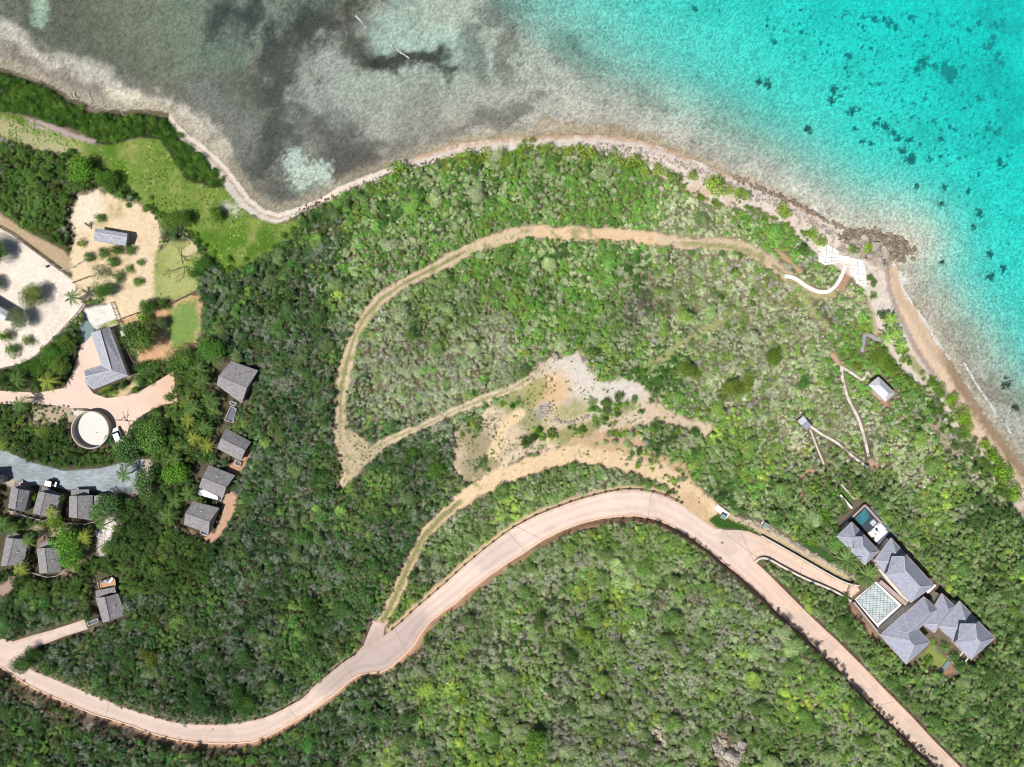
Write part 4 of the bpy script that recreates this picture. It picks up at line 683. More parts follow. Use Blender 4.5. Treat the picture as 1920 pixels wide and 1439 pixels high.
lowwall('white wall left of the green lawn strip above the pool', [(1572, 927), (1594, 952)], .45, 1.2, 'white', smoothit=False)
lowwall('thin cream wall right of the green lawn strip above the pool', [(1575, 907), (1601, 936)], .3, .6, 'offwhite', smoothit=False)
lowwall('pale stone edge at the end of the small villa lawn', [(1764, 1260), (1779, 1240)], 1.2, .3, 'tarp', smoothit=False)
for i, (a, b, lb) in enumerate((((1655, 1073), (1668, 1086), 'white bench cushions left of the villa entrance wall'), ((1672, 1090), (1681, 1102), 'white bench cushions right of the villa entrance wall'))):
    o = strip('outdoor_sofa', [a, b], .8, 0, M['cushion'], .95, smoothit=False); tag(o, lb, 'sofa', 'white sofas by the villa entrance')
for x, y in ((1748, 1100), (1741, 1107)): o = MB().box(G(x, y, .5), (1.6, .7, .8), .7).build('outdoor_sofa', M['cushion']); tag(o, 'white seat at the right corner of the main villa roof, '+('outer one' if x > 1745 else 'inner one'), 'sofa')
# rubble beds made of many stones
def rock_mesh(seed, n=2):
    rr = random.Random(seed); bm = bmesh.new(); bmesh.ops.create_icosphere(bm, subdivisions=n, radius=1)
    offs = [(Vector((rr.uniform(-1, 1), rr.uniform(-1, 1), rr.uniform(-1, 1))).normalized(), rr.uniform(.5, .85)) for _ in range(9)]
    for v in bm.verts:
        for nrm, d in offs:
            t_ = v.co.dot(nrm)
            if t_ > d: v.co -= nrm*(t_-d)*.9
        v.co *= 1+rr.uniform(-.04, .04)
    me = bpy.data.meshes.new('rock'); bm.to_mesh(me); bm.free(); me.materials.append(M['stone']); return me
ROCKS = [rock_mesh(s) for s in range(7)]; ROCKS_D = [m_.copy() for m_ in ROCKS]
for m_ in ROCKS_D: m_.materials[0] = M['stone_dark']
def rock(px, py, r, label, group=None, dark=False, name='boulder', sq=None):
    g = G(px, py, 0); o = link(name, random.choice(ROCKS_D if dark else ROCKS)); o.location = g+Vector((0, 0, r*S*.25)); a = r*S
    o.scale = (a*random.uniform(.85, 1.1), a*random.uniform(.7, 1.0), a*random.uniform(.55, .75)) if sq is None else (a*sq[0], a*sq[1], a*.6); o.rotation_euler = (random.uniform(-.3, .3), random.uniform(-.3, .3), random.uniform(0, 6.3) if sq is None else sq[2]); return tag(o, label, 'boulder' if name == 'boulder' else 'stone', group)
def rubble(label, pts, w, n, rng, m='stone', spread=None):
    p = resample([Vector(q) for q in pts], 3, False); allv = []; rr = random.Random(n); bm = bmesh.new()
    for i in range(n):
        q = rr.choice(p); x = q.x+rr.gauss(0, w/2); y = q.y+rr.gauss(0, w/2); g = G(x, y); s_ = rr.uniform(*rng); b2 = bmesh.new(); b2.from_mesh(rr.choice(ROCKS))
        for v in b2.verts: v.co = Euler((rr.random(), 0, i)).to_matrix() @ v.co * s_+g if False else v.co*s_*1.0
        mt = Matrix.Translation(g) @ Matrix.Rotation(rr.uniform(0, 6), 4, 'Z'); bmesh.ops.transform(b2, matrix=mt, verts=b2.verts); me = bpy.data.meshes.new('t'); b2.to_mesh(me); b2.free(); bm.from_mesh(me); bpy.data.meshes.remove(me)
    me = bpy.data.meshes.new('rubble'); bm.to_mesh(me); bm.free(); me.materials.append(M[m]); return tag(link('rubble', me), label, kind='stuff')
rubble('pale stones along the bed above the villa driveway', [(1375, 968), (1400, 978), (1440, 992), (1470, 1008), (1520, 1038), (1560, 1060), (1600, 1082)], 4, 260, (.25, .6))
rubble('heap of small grey stones in the clearing', [(1010, 772), (1028, 766), (1018, 780)], 9, 220, (.12, .3)); rubble('loose white stones beside the lower cottages', [(185, 1000), (205, 975), (218, 970), (195, 1025)], 8, 220, (.15, .4), 'white')
rubble('jumbled stones along the rocky shore', [(1100, 275), (1180, 285), (1260, 305), (1330, 330), (1400, 365), (1460, 385), (1520, 415), (1570, 445)], 9, 420, (.2, .55)); rubble('dark stones along the rocky shore', [(1370, 330), (1440, 360), (1500, 385), (1560, 420), (1600, 440)], 6, 260, (.2, .6), 'stone_dark')
rubble('pale rubble band behind the lower cove', [(1750, 740), (1762, 780), (1785, 835), (1830, 890), (1850, 930)], 7, 240, (.2, .5)); rubble('pebbles along the foot of the hill shore', [(560, 400), (640, 362), (700, 340), (800, 305), (900, 290)], 6, 260, (.15, .5), 'stone_dark')
rubble('rubble below the right of the row of cottages', [(20, 960), (60, 975), (110, 985)], 4, 120, (.15, .4)); rubble('white and grey debris above the topmost cottage', [(440, 660), (455, 650), (462, 655)], 5, 60, (.2, .6), 'white')
rubble('dark broken rock round the tip of the headland', [(1580, 448), (1610, 436), (1650, 442), (1690, 456), (1705, 470), (1690, 484)], 11, 260, (.25, .9), 'stone_dark'); rubble('pale broken rock on the headland', [(1595, 462), (1625, 456), (1655, 474), (1670, 490)], 10, 160, (.2, .7)); rubble('grey stones showing between shrubs in the lower scrub', [(1000, 1290), (1015, 1320), (1060, 1330)], 14, 110, (.3, .8)); rubble('brown grey stones between shrubs left of the boulder cluster', [(1228, 1350), (1250, 1395), (1280, 1325), (1300, 1300)], 12, 150, (.3, .9))
rubble('stone edging of the rubble wall in the clearing', [(1040, 786), (1065, 795), (1105, 780)], 3, 90, (.2, .5))
rock(1041, 669, 8, 'large rounded pale boulder alone at the upper edge of the clearing', sq=(.75, 1.05, .6))
for i, (x, y, r, lb) in enumerate([(1600, 452, 9, 'grey ledge rock above the white terraces'), (1620, 446, 10, 'long pale ledge rock on the headland'), (1640, 462, 12, 'pale flat boulder beside the green headland shrub'), (1655, 470, 11, 'tan boulder in the middle of the headland'), (1668, 462, 9, 'dark jagged boulder near the headland tip'), (1680, 470, 8, 'dark boulder at the headland tip'), (1672, 484, 7, 'dark boulder above the cove sand'), (1690, 478, 6, 'low dark boulder at the water below the headland tip'), (1650, 488, 9, 'grey slab boulder above the cove'), (1632, 480, 8, 'grey slab boulder beside the lower terrace'), (1590, 462, 7, 'small tan boulder by the upper terrace'), (1663, 450, 6, 'small boulder at the upper waterline of the headland')]): rock(x, y, r, lb, None, i in (4, 5, 6, 7))
for i, (x, y, r, lb) in enumerate([(1395, 1330, 8, 'round grey boulder topmost of the rock cluster in the lower scrub'), (1352, 1372, 9, 'grey boulder at the left of the rock cluster'), (1371, 1414, 16, 'largest flat boulder with pale orange side'), (1390, 1395, 11, 'slanting grey boulder right of the largest one'), (1340, 1395, 8, 'grey boulder left of the largest one'), (1350, 1358, 6, 'small boulder with orange tint in the cluster'), (1412, 1345, 8, 'rounded boulder at the right of the rock cluster'), (1330, 1402, 6, 'small pale boulder lower left of the rock cluster'), (1325, 1420, 7, 'dark boulder at the bottom left of the rock cluster'), (1358, 1278, 6, 'small pale boulder between shrubs above the rock cluster'), (1233, 1400, 10, 'broad brown boulder left of the rock cluster'), (1258, 1330, 8, 'dark boulder among shrubs left of the rock cluster'), (1231, 1370, 6, 'round pale boulder far left of the rock cluster'), (1005, 1312, 6, 'small grey boulder at the far left in the lower scrub'), (1266, 1352, 7, 'low grey boulder half hidden by shrubs'), (1410, 1328, 7, 'tilted dark boulder by the yellow-green shrub')]): rock(x, y, r, lb, None, i % 3 == 1)
rubble('small broken stones of the rock cluster', [(1330, 1390), (1350, 1400), (1365, 1430), (1390, 1420), (1375, 1395)], 12, 160, (.25, .9))
for x, y, lb in ((1125, 293, 'jagged pale rock between beach shrubs'), (1075, 297, 'pale grey rock under the beach shrubs'), (880, 318, 'pale rock beside the first beach shrubs'), (1240, 355, 'whitish rock at the top of the hill scrub'), (1370, 385, 'grey ledge rock above the shore'), (1010, 300, 'small pale rock by the beach shrubs'), (755, 328, 'dark rock at the foot of the shore hill')): rock(x, y, 9, lb)
# terraces and white paths
for pts, lb in (([(1536, 461), (1550, 458), (1562, 464), (1573, 471), (1571, 489), (1547, 495), (1537, 488), (1540, 475)], 'upper white terrace above the headland'), ([(1590, 482), (1617, 488), (1624, 510), (1625, 535), (1607, 532), (1596, 504)], 'lower white terrace pointing at the cove'), ([(1570, 478), (1592, 481), (1592, 494), (1571, 491)], 'short pale landing between the two white terraces')):
    tag(sheet('terrace', pts, .5, M['white'], None, 6, thick=1.2), lb, 'terrace', None)
for (a, b) in (((1540, 466), (1570, 478)), ((1541, 482), (1570, 484)), ((1550, 459), (1548, 494)), ((1561, 464), (1559, 492)), ((1594, 497), (1620, 500)), ((1599, 512), (1623, 516)), ((1604, 526), (1624, 527)), ((1607, 487), (1613, 533))): tag(strip('paving_joint', [a, b], .1, .505, M['joint'], .012, smoothit=False), 'thin paving joint on the white terraces', kind='structure')
lowwall('white seat wall around the upper terrace', [(1534, 474), (1534, 490), (1546, 497), (1570, 491)], .5, .9, 'white', smoothit=False); lowwall('white seat wall below the lower terrace', [(1596, 505), (1606, 533), (1625, 537)], .5, .9, 'white')
tag(strip('path', [(1471, 518), (1490, 521), (1515, 540), (1540, 550), (1560, 545), (1575, 525), (1586, 498)], .95, .1, M['white'], .08), 'white stepping stone path to the terraces', kind='structure')
tag(strip('path', [(1577, 687), (1579, 712), (1590, 750), (1610, 785), (1620, 820), (1629, 857)], .7, .12, M['pathstone'], .15), 'white stone path running down the slope', kind='structure')
tag(strip('path', [(1520, 800), (1540, 815), (1570, 830), (1590, 850), (1627, 877)], .65, .12, M['pathstone'], .15), 'white stone path from the slatted platform', kind='structure')
tag(strip('path', [(1519, 806), (1532, 840), (1545, 871)], .4, .15, M['offwhite'], .1), 'narrow pale path below the slatted platform', kind='structure')
tag(strip('path', [(1580, 690), (1600, 702), (1617, 715), (1622, 706), (1625, 697), (1634, 706)], .7, .1, M['pathstone'], .08), 'white path to the small pavilion', kind='structure')
tag(strip('path', [(1616, 660), (1620, 630), (1624, 626), (1640, 634), (1656, 641)], .9, .15, mat('grey_path', alb((176, 170, 184)), .9, .2, 2), .15), 'grey stepped path to the beach', kind='structure')
tag(strip('path', [(1646, 592), (1652, 618), (1658, 645)], .5, .15, M['offwhite'], .2), 'pale edge path behind the beach palms', kind='structure')
tag(sheet('path', [(145, 592), (157, 588), (172, 612), (178, 622), (160, 642), (153, 640)], .07, M['tarp'], None, 6), 'slate paved path between the sand and the driveway', kind='structure')
tag(sheet('path', [(130, 648), (152, 648), (148, 653), (135, 653)], .07, M['tarp'], None, 6), 'small slate paved patch by the driveway', kind='structure')
tag(sheet('path', [(134, 768), (160, 772), (150, 782), (138, 778)], .07, M['offwhite'], None, 6), 'small pale slab beside the round tank', kind='structure')
# pavilion on the slope and slatted platform
g = G(1653, 731); root = thing('pavilion', tuple(g), 'small hipped pavilion of pale grey metal among shrubs above the cove', 'pavilion')
hip(root, [(1647, 707), (1678, 737), (1660, 754), (1629, 722)], g.z+2.8, 1.3, 'metalroof', fascia=True, wk=.86)
g = G(1509, 793); root = thing('shade_platform', tuple(g), 'small slatted white platform at the head of two white paths', 'platform'); q = [P(x, y, g.z+1.5) for x, y in ((1506, 780), (1522, 799), (1512, 807), (1495, 790))]
MB().prism(q, .1).build('platform', M['metalroof'], root); mb = MB()
for i in range(5): f = (i+.5)/9; mb.bar(q[1].lerp(q[0], f)+Vector((0, 0, .15)), q[2].lerp(q[3], f)+Vector((0, 0, .15)), .18, .1)
mb.build('slats', M['graydeck'], root)
for p in q: MB().bar(Vector((p.x, p.y, g.z-.3)), p+Vector((0, 0, .6)), .12).build('post', M['offwhite'], root)
# round tank
g = G(170, 806); root = thing('round_tank', (g.x, g.y, g.z), 'round concrete tank with pale gravel floor inside its rim', 'tank'); gt = P(168.5, 806.5, g.z+2.2); g0 = Vector((gt.x, gt.y, g.z))
MB().ring(g0, 4.95, 5.25, -.4, 2.2, 48).build('rim', mat('tank_wall', alb((200, 188, 180)), .9, .15, 2), root); MB().tube([g0+Vector((0, 0, -.3)), g0+Vector((0, 0, .5))], [4.97, 4.97], 48).build('floor', mat('tank_floor', alb((238, 233, 226)), .9, .1, 2, 6, .1), root)
MB().tube([g0+Vector((1, -.8, .5)), g0+Vector((1, -.8, .56))], [.15, .15], 10).build('drain', M['dark'], root)
# utility boxes
for x, y, rz, lb in ((1354, 968, .5, 'green utility box on the white pad beside the road'), (1434, 984, .55, 'green utility box among the shrubs above the villa driveway')):
    g = G(x, y); root = thing('utility_box', tuple(g), lb, 'utility box', 'green utility boxes'); o = MB().box(g+Vector((0, 0, .65)), (1.5, 1.1, 1.2), -rz).build('cabinet', M['greenbox'], root); MB().box(g+Vector((0, 0, 1.29)), (1.6, 1.2, .06), -rz).build('lid', M['greenbox'], root)
q = [G(x, y, .15) for x, y in ((1339, 955), (1345, 946), (1368, 963), (1362, 973))]; o = MB().prism(q, .15).build('concrete_pad', M['white']); tag(o, 'white concrete pad under the green box by the road', 'pad'); q = [G(x, y, .15) for x, y in ((1430, 976), (1444, 984), (1440, 992), (1426, 984))]; o = MB().prism(q, .12).build('concrete_pad', M['offwhite']); tag(o, 'pale pad under the green box above the villa driveway', 'pad')
g = G(1354, 1018, .085); o = MB().tube([g-Vector((0, 0, .05)), g+Vector((0, 0, .01))], [.4, .4], 16).build('manhole_cover', M['stone_dark']); tag(o, 'round grey manhole cover in the road at the villa turning', 'manhole')
g = G(399, 1368, .085); o = MB().tube([g-Vector((0, 0, .05)), g+Vector((0, 0, .01))], [.35, .35], 16).build('manhole_cover', M['joint']); tag(o, 'faint round cover in the road at the bottom left bend', 'manhole')
# lounge spot on the cove beach
lounger(1658, 616, math.radians(150), 'upper white lounger under the beach palms', 0, 'loungers on the beach'); lounger(1660, 621, math.radians(150), 'lower white lounger under the beach palms', 0, 'loungers on the beach')
o = MB().box(G(1668, 625, .06), (1.6, .9, .08), 1).build('beach_mat', M['towel']); tag(o, 'blue mat lying beside the beach loungers', 'beach mat')
# post in a planter on the white sand
g = G(90, 500); root = thing('post', tuple(g), 'thin dark post standing in a small dark base on the white sand', 'post'); MB().tube([g, g+Vector((0, 0, 1.8))], [.06, .05]).build('pole', M['timber'], root); MB().box(g+Vector((0, 0, .2)), (.8, .5, .4), .5).build('base', M['dark'], root)
# ------------------------------------------------------------------ vehicles
def car(px, py, rz, label, kind):
    g = G(px, py, .07); root = thing('parked_car' if kind == 'suv' else 'utility_buggy', tuple(g), label, 'car' if kind == 'suv' else 'buggy'); ca, sa = math.cos(rz), math.sin(rz)
    def L(x, y, z): return g+Vector((x*ca-y*sa, x*sa+y*ca, z))
    def prof(pts, w): return [L(x, -w/2, z) for x, z in pts], L(0, w/2, 0)-L(0, -w/2, 0)
    if kind == 'suv':
        p, d = prof([(-2.0, .4), (-2.05, .95), (-1.9, 1.0), (1.0, 1.02), (1.95, .88), (2.05, .45)], 1.8); MB().prism(p, d).build('body', M['carwhite'], root)
        p, d = prof([(-1.95, 1.0), (-1.8, 1.66), (.35, 1.7), (1.0, 1.02)], 1.6); MB().prism(p, d).build('windows', M['glass'], root)
        p, d = prof([(-1.85, 1.66), (-1.8, 1.74), (.25, 1.76), (.4, 1.7)], 1.55); MB().prism(p, d).build('car_roof', M['carwhite'], root)
        for y in (-.6, .6): MB().box(L(2.03, y, .72), (.08, .3, .14), rz).build('headlight', M['metalroof'], root)
        wl, wy = 1.3, .82
    else:
        p, d = prof([(-1.6, .45), (-1.6, .75), (1.5, .75), (1.6, .45)], 1.4); MB().prism(p, d).build('body', M['dark'], root)
        MB().box(L(-.3, 0, 1.85), (1.75, 1.45, .08), rz).build('canopy', M['carwhite'], root); MB().box(L(1.3, 0, .9), (.45, 1.3, .3), rz).build('bonnet', M['carwhite'], root)
        for x in (-1.1, .55):
            for y in (-.65, .65): MB().bar(L(x, y, .7), L(x, y, 1.82), .06).build('pillar', M['dark'], root)
        MB().box(L(-.3, 0, .95), (.6, 1.2, .4), rz).build('seat', M['rubber'], root); wl, wy = 1.1, .68
    for x in (-wl, wl):
        for y in (-wy, wy):
            w_ = MB().tube([L(x, y-.11, .34), L(x, y+.11, .34)], [.34, .34], 16).build('wheel', M['rubber'], root); h_ = MB().tube([L(x, y-.13, .34), L(x, y+.13, .34)], [.18, .18], 12).build('rim', M['metalroof']); h_.parent = w_; h_.location = (0, 0, 0)
car(223, 815, math.radians(112), 'white car parked between the round tank and the dark trees', 'suv'); car(100, 906, math.radians(-12), 'white roofed buggy parked above the middle cottage of the row', 'buggy')
# ------------------------------------------------------------------ fences
def fence(label, pts, spacing, h, m='timber', ph=.14, lean=0, rails=2, name='fence', group=None):
    p = resample([Vector(q) for q in pts], 2, False); g0 = G(p[0].x, p[0].y); root = thing(name, tuple(g0), label, 'fence', group); acc = 0; last = None; posts = []
    for i, q in enumerate(p):
        if i: acc += (p[i]-p[i-1]).length
        if last is None or acc >= spacing or i == len(p)-1: posts.append(G(q.x, q.y)); last = q; acc = 0
    me = None
    for g in posts:
        if me is None: me = MB().box((0, 0, h/2-.1), (ph, ph, h+.2)).mesh('post', M[m])
        o = bpy.data.objects.new('post', me); COL.objects.link(o); o.parent = root; o.location = g-root.location
    for r in range(rails):
        mb = MB()
        for a, b in zip(posts, posts[1:]): mb.bar(a+Vector((0, 0, h*(.92-.42*r))), b+Vector((0, 0, h*(.92-.42*r))), .1 if m == 'timber' else .07, .1)
        mb.build('rail', M[m], root)
    return root
up = lambda pts, d: [(x, y-d) for x, y in pts]
fence('timber post and rail fence along the bottom left stretch of the road', up(ROAD_UP[:19], 1.5), 17, 1.0, ph=.3)
fence('short timber fence beside the pink stub road', up(ROAD_UP[18:23], 0), 20, 1.0, ph=.25)
fence('long timber post and rail fence around the outer bend of the road', up(ROAD_UP[25:50], 1.5), 22, 1.0, ph=.4)
fence('low timber rail along the straight lower right road', [(x+1, y-1) for x, y in ROAD_UP[-13:-1]], 22, .6, ph=.3, rails=1)
fence('thin dark fence along the upper side of the white sand', [(0, 426), (25, 440), (57, 464), (87, 486), (115, 508)], 14, 1.2); fence('thin white fence from the white sand to the yard path', [(115, 508), (140, 502), (162, 488)], 12, 1.2, 'offwhite')
fence('dark rail fence along the lower side of the white sand', [(164, 566), (150, 586), (125, 613), (100, 638), (65, 673), (37, 686), (0, 693)], 14, 1.2); fence('short dark fence above the small palm by the sand', [(140, 531), (150, 527), (172, 519)], 12, 1.2)
fence('dark fence between gravel patch and yard', [(212, 568), (222, 595), (230, 616)], 12, 1.3); fence('dark paddock fence crossing the middle of the yard', [(222, 602), (240, 595), (262, 587)], 12, 1.3); fence('dark fence between the dry lawn and the green lawn', [(300, 580), (330, 566), (372, 546)], 12, 1.3, rails=3); fence('grey fence at the upper corner of the dry lawn', [(347, 446), (360, 452), (375, 472)], 12, 1.3, 'offwhite'); fence('dark fence beside the shaded side of the long hall', [(240, 652), (250, 675), (262, 693)], 12, 1.2)
fence('grey rail below the row of cottages', [(18, 957), (60, 970), (100, 980), (130, 980), (172, 983), (195, 968)], 18, 1.0, 'offwhite'); fence('white rail below the lower pair of cottages', [(60, 1072), (90, 1082), (115, 1078), (130, 1065)], 16, 1.0, 'offwhite')
# wave foam: thin lines of broken water
fm_ = MB()
for pts, w in (([(668, 30), (680, 45), (688, 52)], .12), ([(732, 86), (745, 95), (762, 106), (790, 122)], .1), ([(1678, 496), (1688, 520), (1697, 550), (1712, 572), (1726, 588), (1742, 617), (1756, 642), (1783, 677)], .45), ([(1684, 500), (1692, 520), (1700, 532)], .8), ([(1808, 682), (1822, 708), (1840, 735), (1858, 760), (1876, 786), (1897, 815)], .35), ([(1815, 722), (1830, 750)], .25), ([(1524, 388), (1540, 396), (1550, 404)], .5), ([(1296, 300), (1312, 308), (1322, 314)], .4)):
    p = resample(chaikin(pts, 2), 1.6, False); n = len(p); ph = random.random()*9; p = [Vector((q.x+3.2*float(fbm(q.x, q.y, 16, 900, 3)), q.y+1.5*float(fbm(q.x, q.y, 9, 905, 3)))) for q in p]
    for i in range(n-1):
        fz = float(fbm(p[i].x, p[i].y, 11, 910, 3))
        for _ in range(max(0, int(9*(fz+.45)))):
            x = p[i].x+random.gauss(0, .8+1.8*w); y = p[i].y+random.gauss(0, .5+1.4*w); a = P(x, y, .03); a.z = max(.03, float(hgt(a.x, a.y))+.03)+random.uniform(0, .05); q = random.uniform(.05, .09+.2*w); an = random.random()*3
            fm_.prism([a+Vector((math.cos(an+k*1.57)*q*(1 if k % 2 else 1.8), math.sin(an+k*1.57)*q*(1 if k % 2 else 1.8), 0)) for k in range(4)], random.uniform(.01, .03))
tag(fm_.build('wave_foam', M['foam']), 'thin broken lines of white wave foam near the shore', kind='stuff')
# ------------------------------------------------------------------ plants: prototypes
def leafmesh(name, nleaf, lobes, ls, seed, up=.35, fill=.25, tw=0, m=None, flat=.75, vert=False):
    """unit crown: leaf faces scattered over and inside a few lobes; 'lv' varies leaf by leaf"""
    rr = np.random.default_rng(seed); cs = []
    for i in range(lobes):
        a = rr.random()*6.283; d = (rr.random()**.6)*.62 if lobes > 1 else 0; r = rr.uniform(.34, .52) if lobes > 1 else .95
        cs.append((d*math.cos(a), d*math.sin(a), rr.uniform(.35, .75)*flat, r, rr.uniform(.84, 1.16)))
    w = np.array([c[3]**2 for c in cs]); w /= w.sum(); li = rr.choice(len(cs), nleaf, p=w); cs = np.array(cs)[li]
    v = rr.normal(size=(nleaf, 3)); v /= np.linalg.norm(v, axis=1)[:, None]; v[:, 2] = np.abs(v[:, 2])*1.0-.25*(rr.random(nleaf))
    rad = np.where(rr.random(nleaf) < fill, rr.uniform(.3, .9, nleaf), rr.uniform(.8, 1.08, nleaf)+.35*(rr.random(nleaf) < .16)); c = cs[:, :3]+v*(cs[:, 3]*rad)[:, None]*np.array([1, 1, flat+.1])
    nrm = v*.7+np.array([0, 0, up])+rr.normal(size=(nleaf, 3))*.55; nrm /= np.linalg.norm(nrm, axis=1)[:, None]
    a = np.cross(nrm, rr.normal(size=(nleaf, 3))); a /= np.linalg.norm(a, axis=1)[:, None]; b = np.cross(nrm, a); s_ = ls*rr.uniform(.6, 1.4, nleaf)[:, None]
    q = np.stack([c-a*s_, c-b*s_*.55, c+a*s_, c+b*s_*.55], 1).reshape(-1, 3)
    if vert: pass
    me = bpy.data.meshes.new(name); me.vertices.add(len(q)); me.vertices.foreach_set('co', q.astype(np.float32).ravel()); me.loops.add(len(q)); me.loops.foreach_set('vertex_index', np.arange(len(q), dtype=np.int32)); me.polygons.add(nleaf); me.polygons.foreach_set('loop_start', np.arange(0, len(q), 4, dtype=np.int32)); me.update(calc_edges=True)
    lv = np.clip(rr.normal(1, .38, nleaf), .25, 2.1)*cs[:, 4]; colr = np.ones((nleaf, 4, 4), np.float32); hue = rr.normal(0, .06, nleaf)
    colr[:, :, 0] = (lv*(1+hue))[:, None]; colr[:, :, 1] = lv[:, None]; colr[:, :, 2] = (lv*(1-hue))[:, None]
    at = me.color_attributes.new('lv', 'FLOAT_COLOR', 'POINT'); at.data.foreach_set('color', colr.ravel()); me.materials.append(m or M['leaf']); return me
def twigs(me_seed, n=26, r=.02):
    rr = random.Random(me_seed); mb = MB()
    for i in range(n):
        a = rr.random()*6.283; e = rr.uniform(.4, 1.2); L_ = rr.uniform(.6, 1.05); d = Vector((math.cos(a)*math.sin(e), math.sin(a)*math.sin(e), math.cos(e)*.9)); mid = d*L_*.5+Vector((rr.uniform(-.1, .1), rr.uniform(-.1, .1), .05)); mb.tube([(0, 0, 0), mid, d*L_], [r, r*.7, r*.3], 3)
        for k in range(2): e2 = mid+Vector((rr.uniform(-.3, .3), rr.uniform(-.3, .3), rr.uniform(.1, .35))); mb.tube([mid, e2], [r*.6, r*.3], 3)
    return mb.mesh('twigs', M['deadwood'])
PRO = []   # 0-3 dense bush, 4-6 open scrub, 7-9 big tree crowns, 10 twiggy dead bush, 11 grass tuft, 12-13 fine smooth bush
for i in range(4): PRO.append(leafmesh('bush', 560, 7+i, .08, 20+i, fill=.35, up=.2))
for i in range(3): PRO.append(leafmesh('scrub', 430, 9, .072, 40+i, fill=.5, up=.25, flat=.55))
for i in range(3): PRO.append(leafmesh('crown', 3400, 13+2*i, .046, 60+i, flat=.7))
PRO.append(twigs(5)); 
PRO.append(leafmesh('tuft', 70, 4, .16, 80, up=.3, fill=.6, flat=.3))
for i in range(2): PRO.append(leafmesh('finebush', 900, 5, .05, 90+i, up=.6, fill=.15, flat=.5))
def trunk_mesh(seed):
    rr = random.Random(seed); mb = MB(); mb.tube([(0, 0, -.15), (.03, 0, .25), (0, .03, .5)], [.07, .055, .045], 7)
    for k in range(5): a = k*1.26+rr.random(); e = Vector((math.cos(a)*.5, math.sin(a)*.5, .78)); mb.tube([(0, .02, .42), e*.6+Vector((0, 0, .18)), e], [.04, .025, .01], 5)
    return mb.mesh('trunk', M['bark'])
TRUNKS = [trunk_mesh(i) for i in range(3)]
# palettes (what a sunlit crown looks like), kinds
PAL = {
 'dark': [((62, 92, 44), 3), ((52, 84, 44), 3), ((72, 100, 56), 2), ((98, 128, 58), 1.2), ((98, 114, 92), 3.6), ((92, 104, 60), 1), ((66, 112, 50), 1.2)],
 'grey': [((126, 140, 104), 4), ((138, 148, 120), 3), ((112, 130, 84), 2), ((98, 132, 62), 1.6), ((150, 150, 132), 1.2), ((120, 130, 70), .7)],
 'pale': [((150, 162, 122), 4), ((140, 154, 110), 3), ((164, 170, 140), 3), ((106, 138, 68), 1.2), ((120, 136, 60), .6), ((128, 146, 92), 2), ((88, 112, 62), 1.3)],
 'mid': [((104, 134, 62), 3), ((122, 142, 90), 3), ((92, 124, 54), 2), ((138, 164, 62), 1.2), ((136, 142, 116), 2), ((132, 138, 58), .8), ((66, 92, 44), 1.6)],
 'midgrey': [((112, 134, 82), 3), ((126, 140, 102), 3), ((90, 118, 58), 2), ((140, 146, 122), 1.6), ((130, 156, 66), .9), ((104, 100, 82), .6), ((70, 94, 50), 1.6)],
 'rich': [((92, 136, 56), 3), ((108, 148, 62), 2.4), ((134, 150, 100), 2), ((114, 134, 50), 1), ((78, 116, 50), 1.5), ((146, 160, 120), 1), ((64, 100, 42), 1.2)],
 'villa': [((76, 106, 50), 3), ((96, 124, 64), 2.4), ((112, 132, 84), 2), ((88, 116, 46), 1.5), ((124, 150, 60), .8), ((64, 92, 46), 1.5)],
 'hedge': [((68, 98, 40), 3), ((82, 112, 46), 2), ((56, 86, 34), 2)],
 'wood': [((72, 104, 42), 3), ((84, 118, 48), 2), ((92, 104, 46), 1.5), ((60, 92, 40), 2)],
 'resort': [((74, 106, 46), 3), ((90, 120, 52), 2), ((64, 94, 42), 2), ((112, 134, 56), .8)],
}
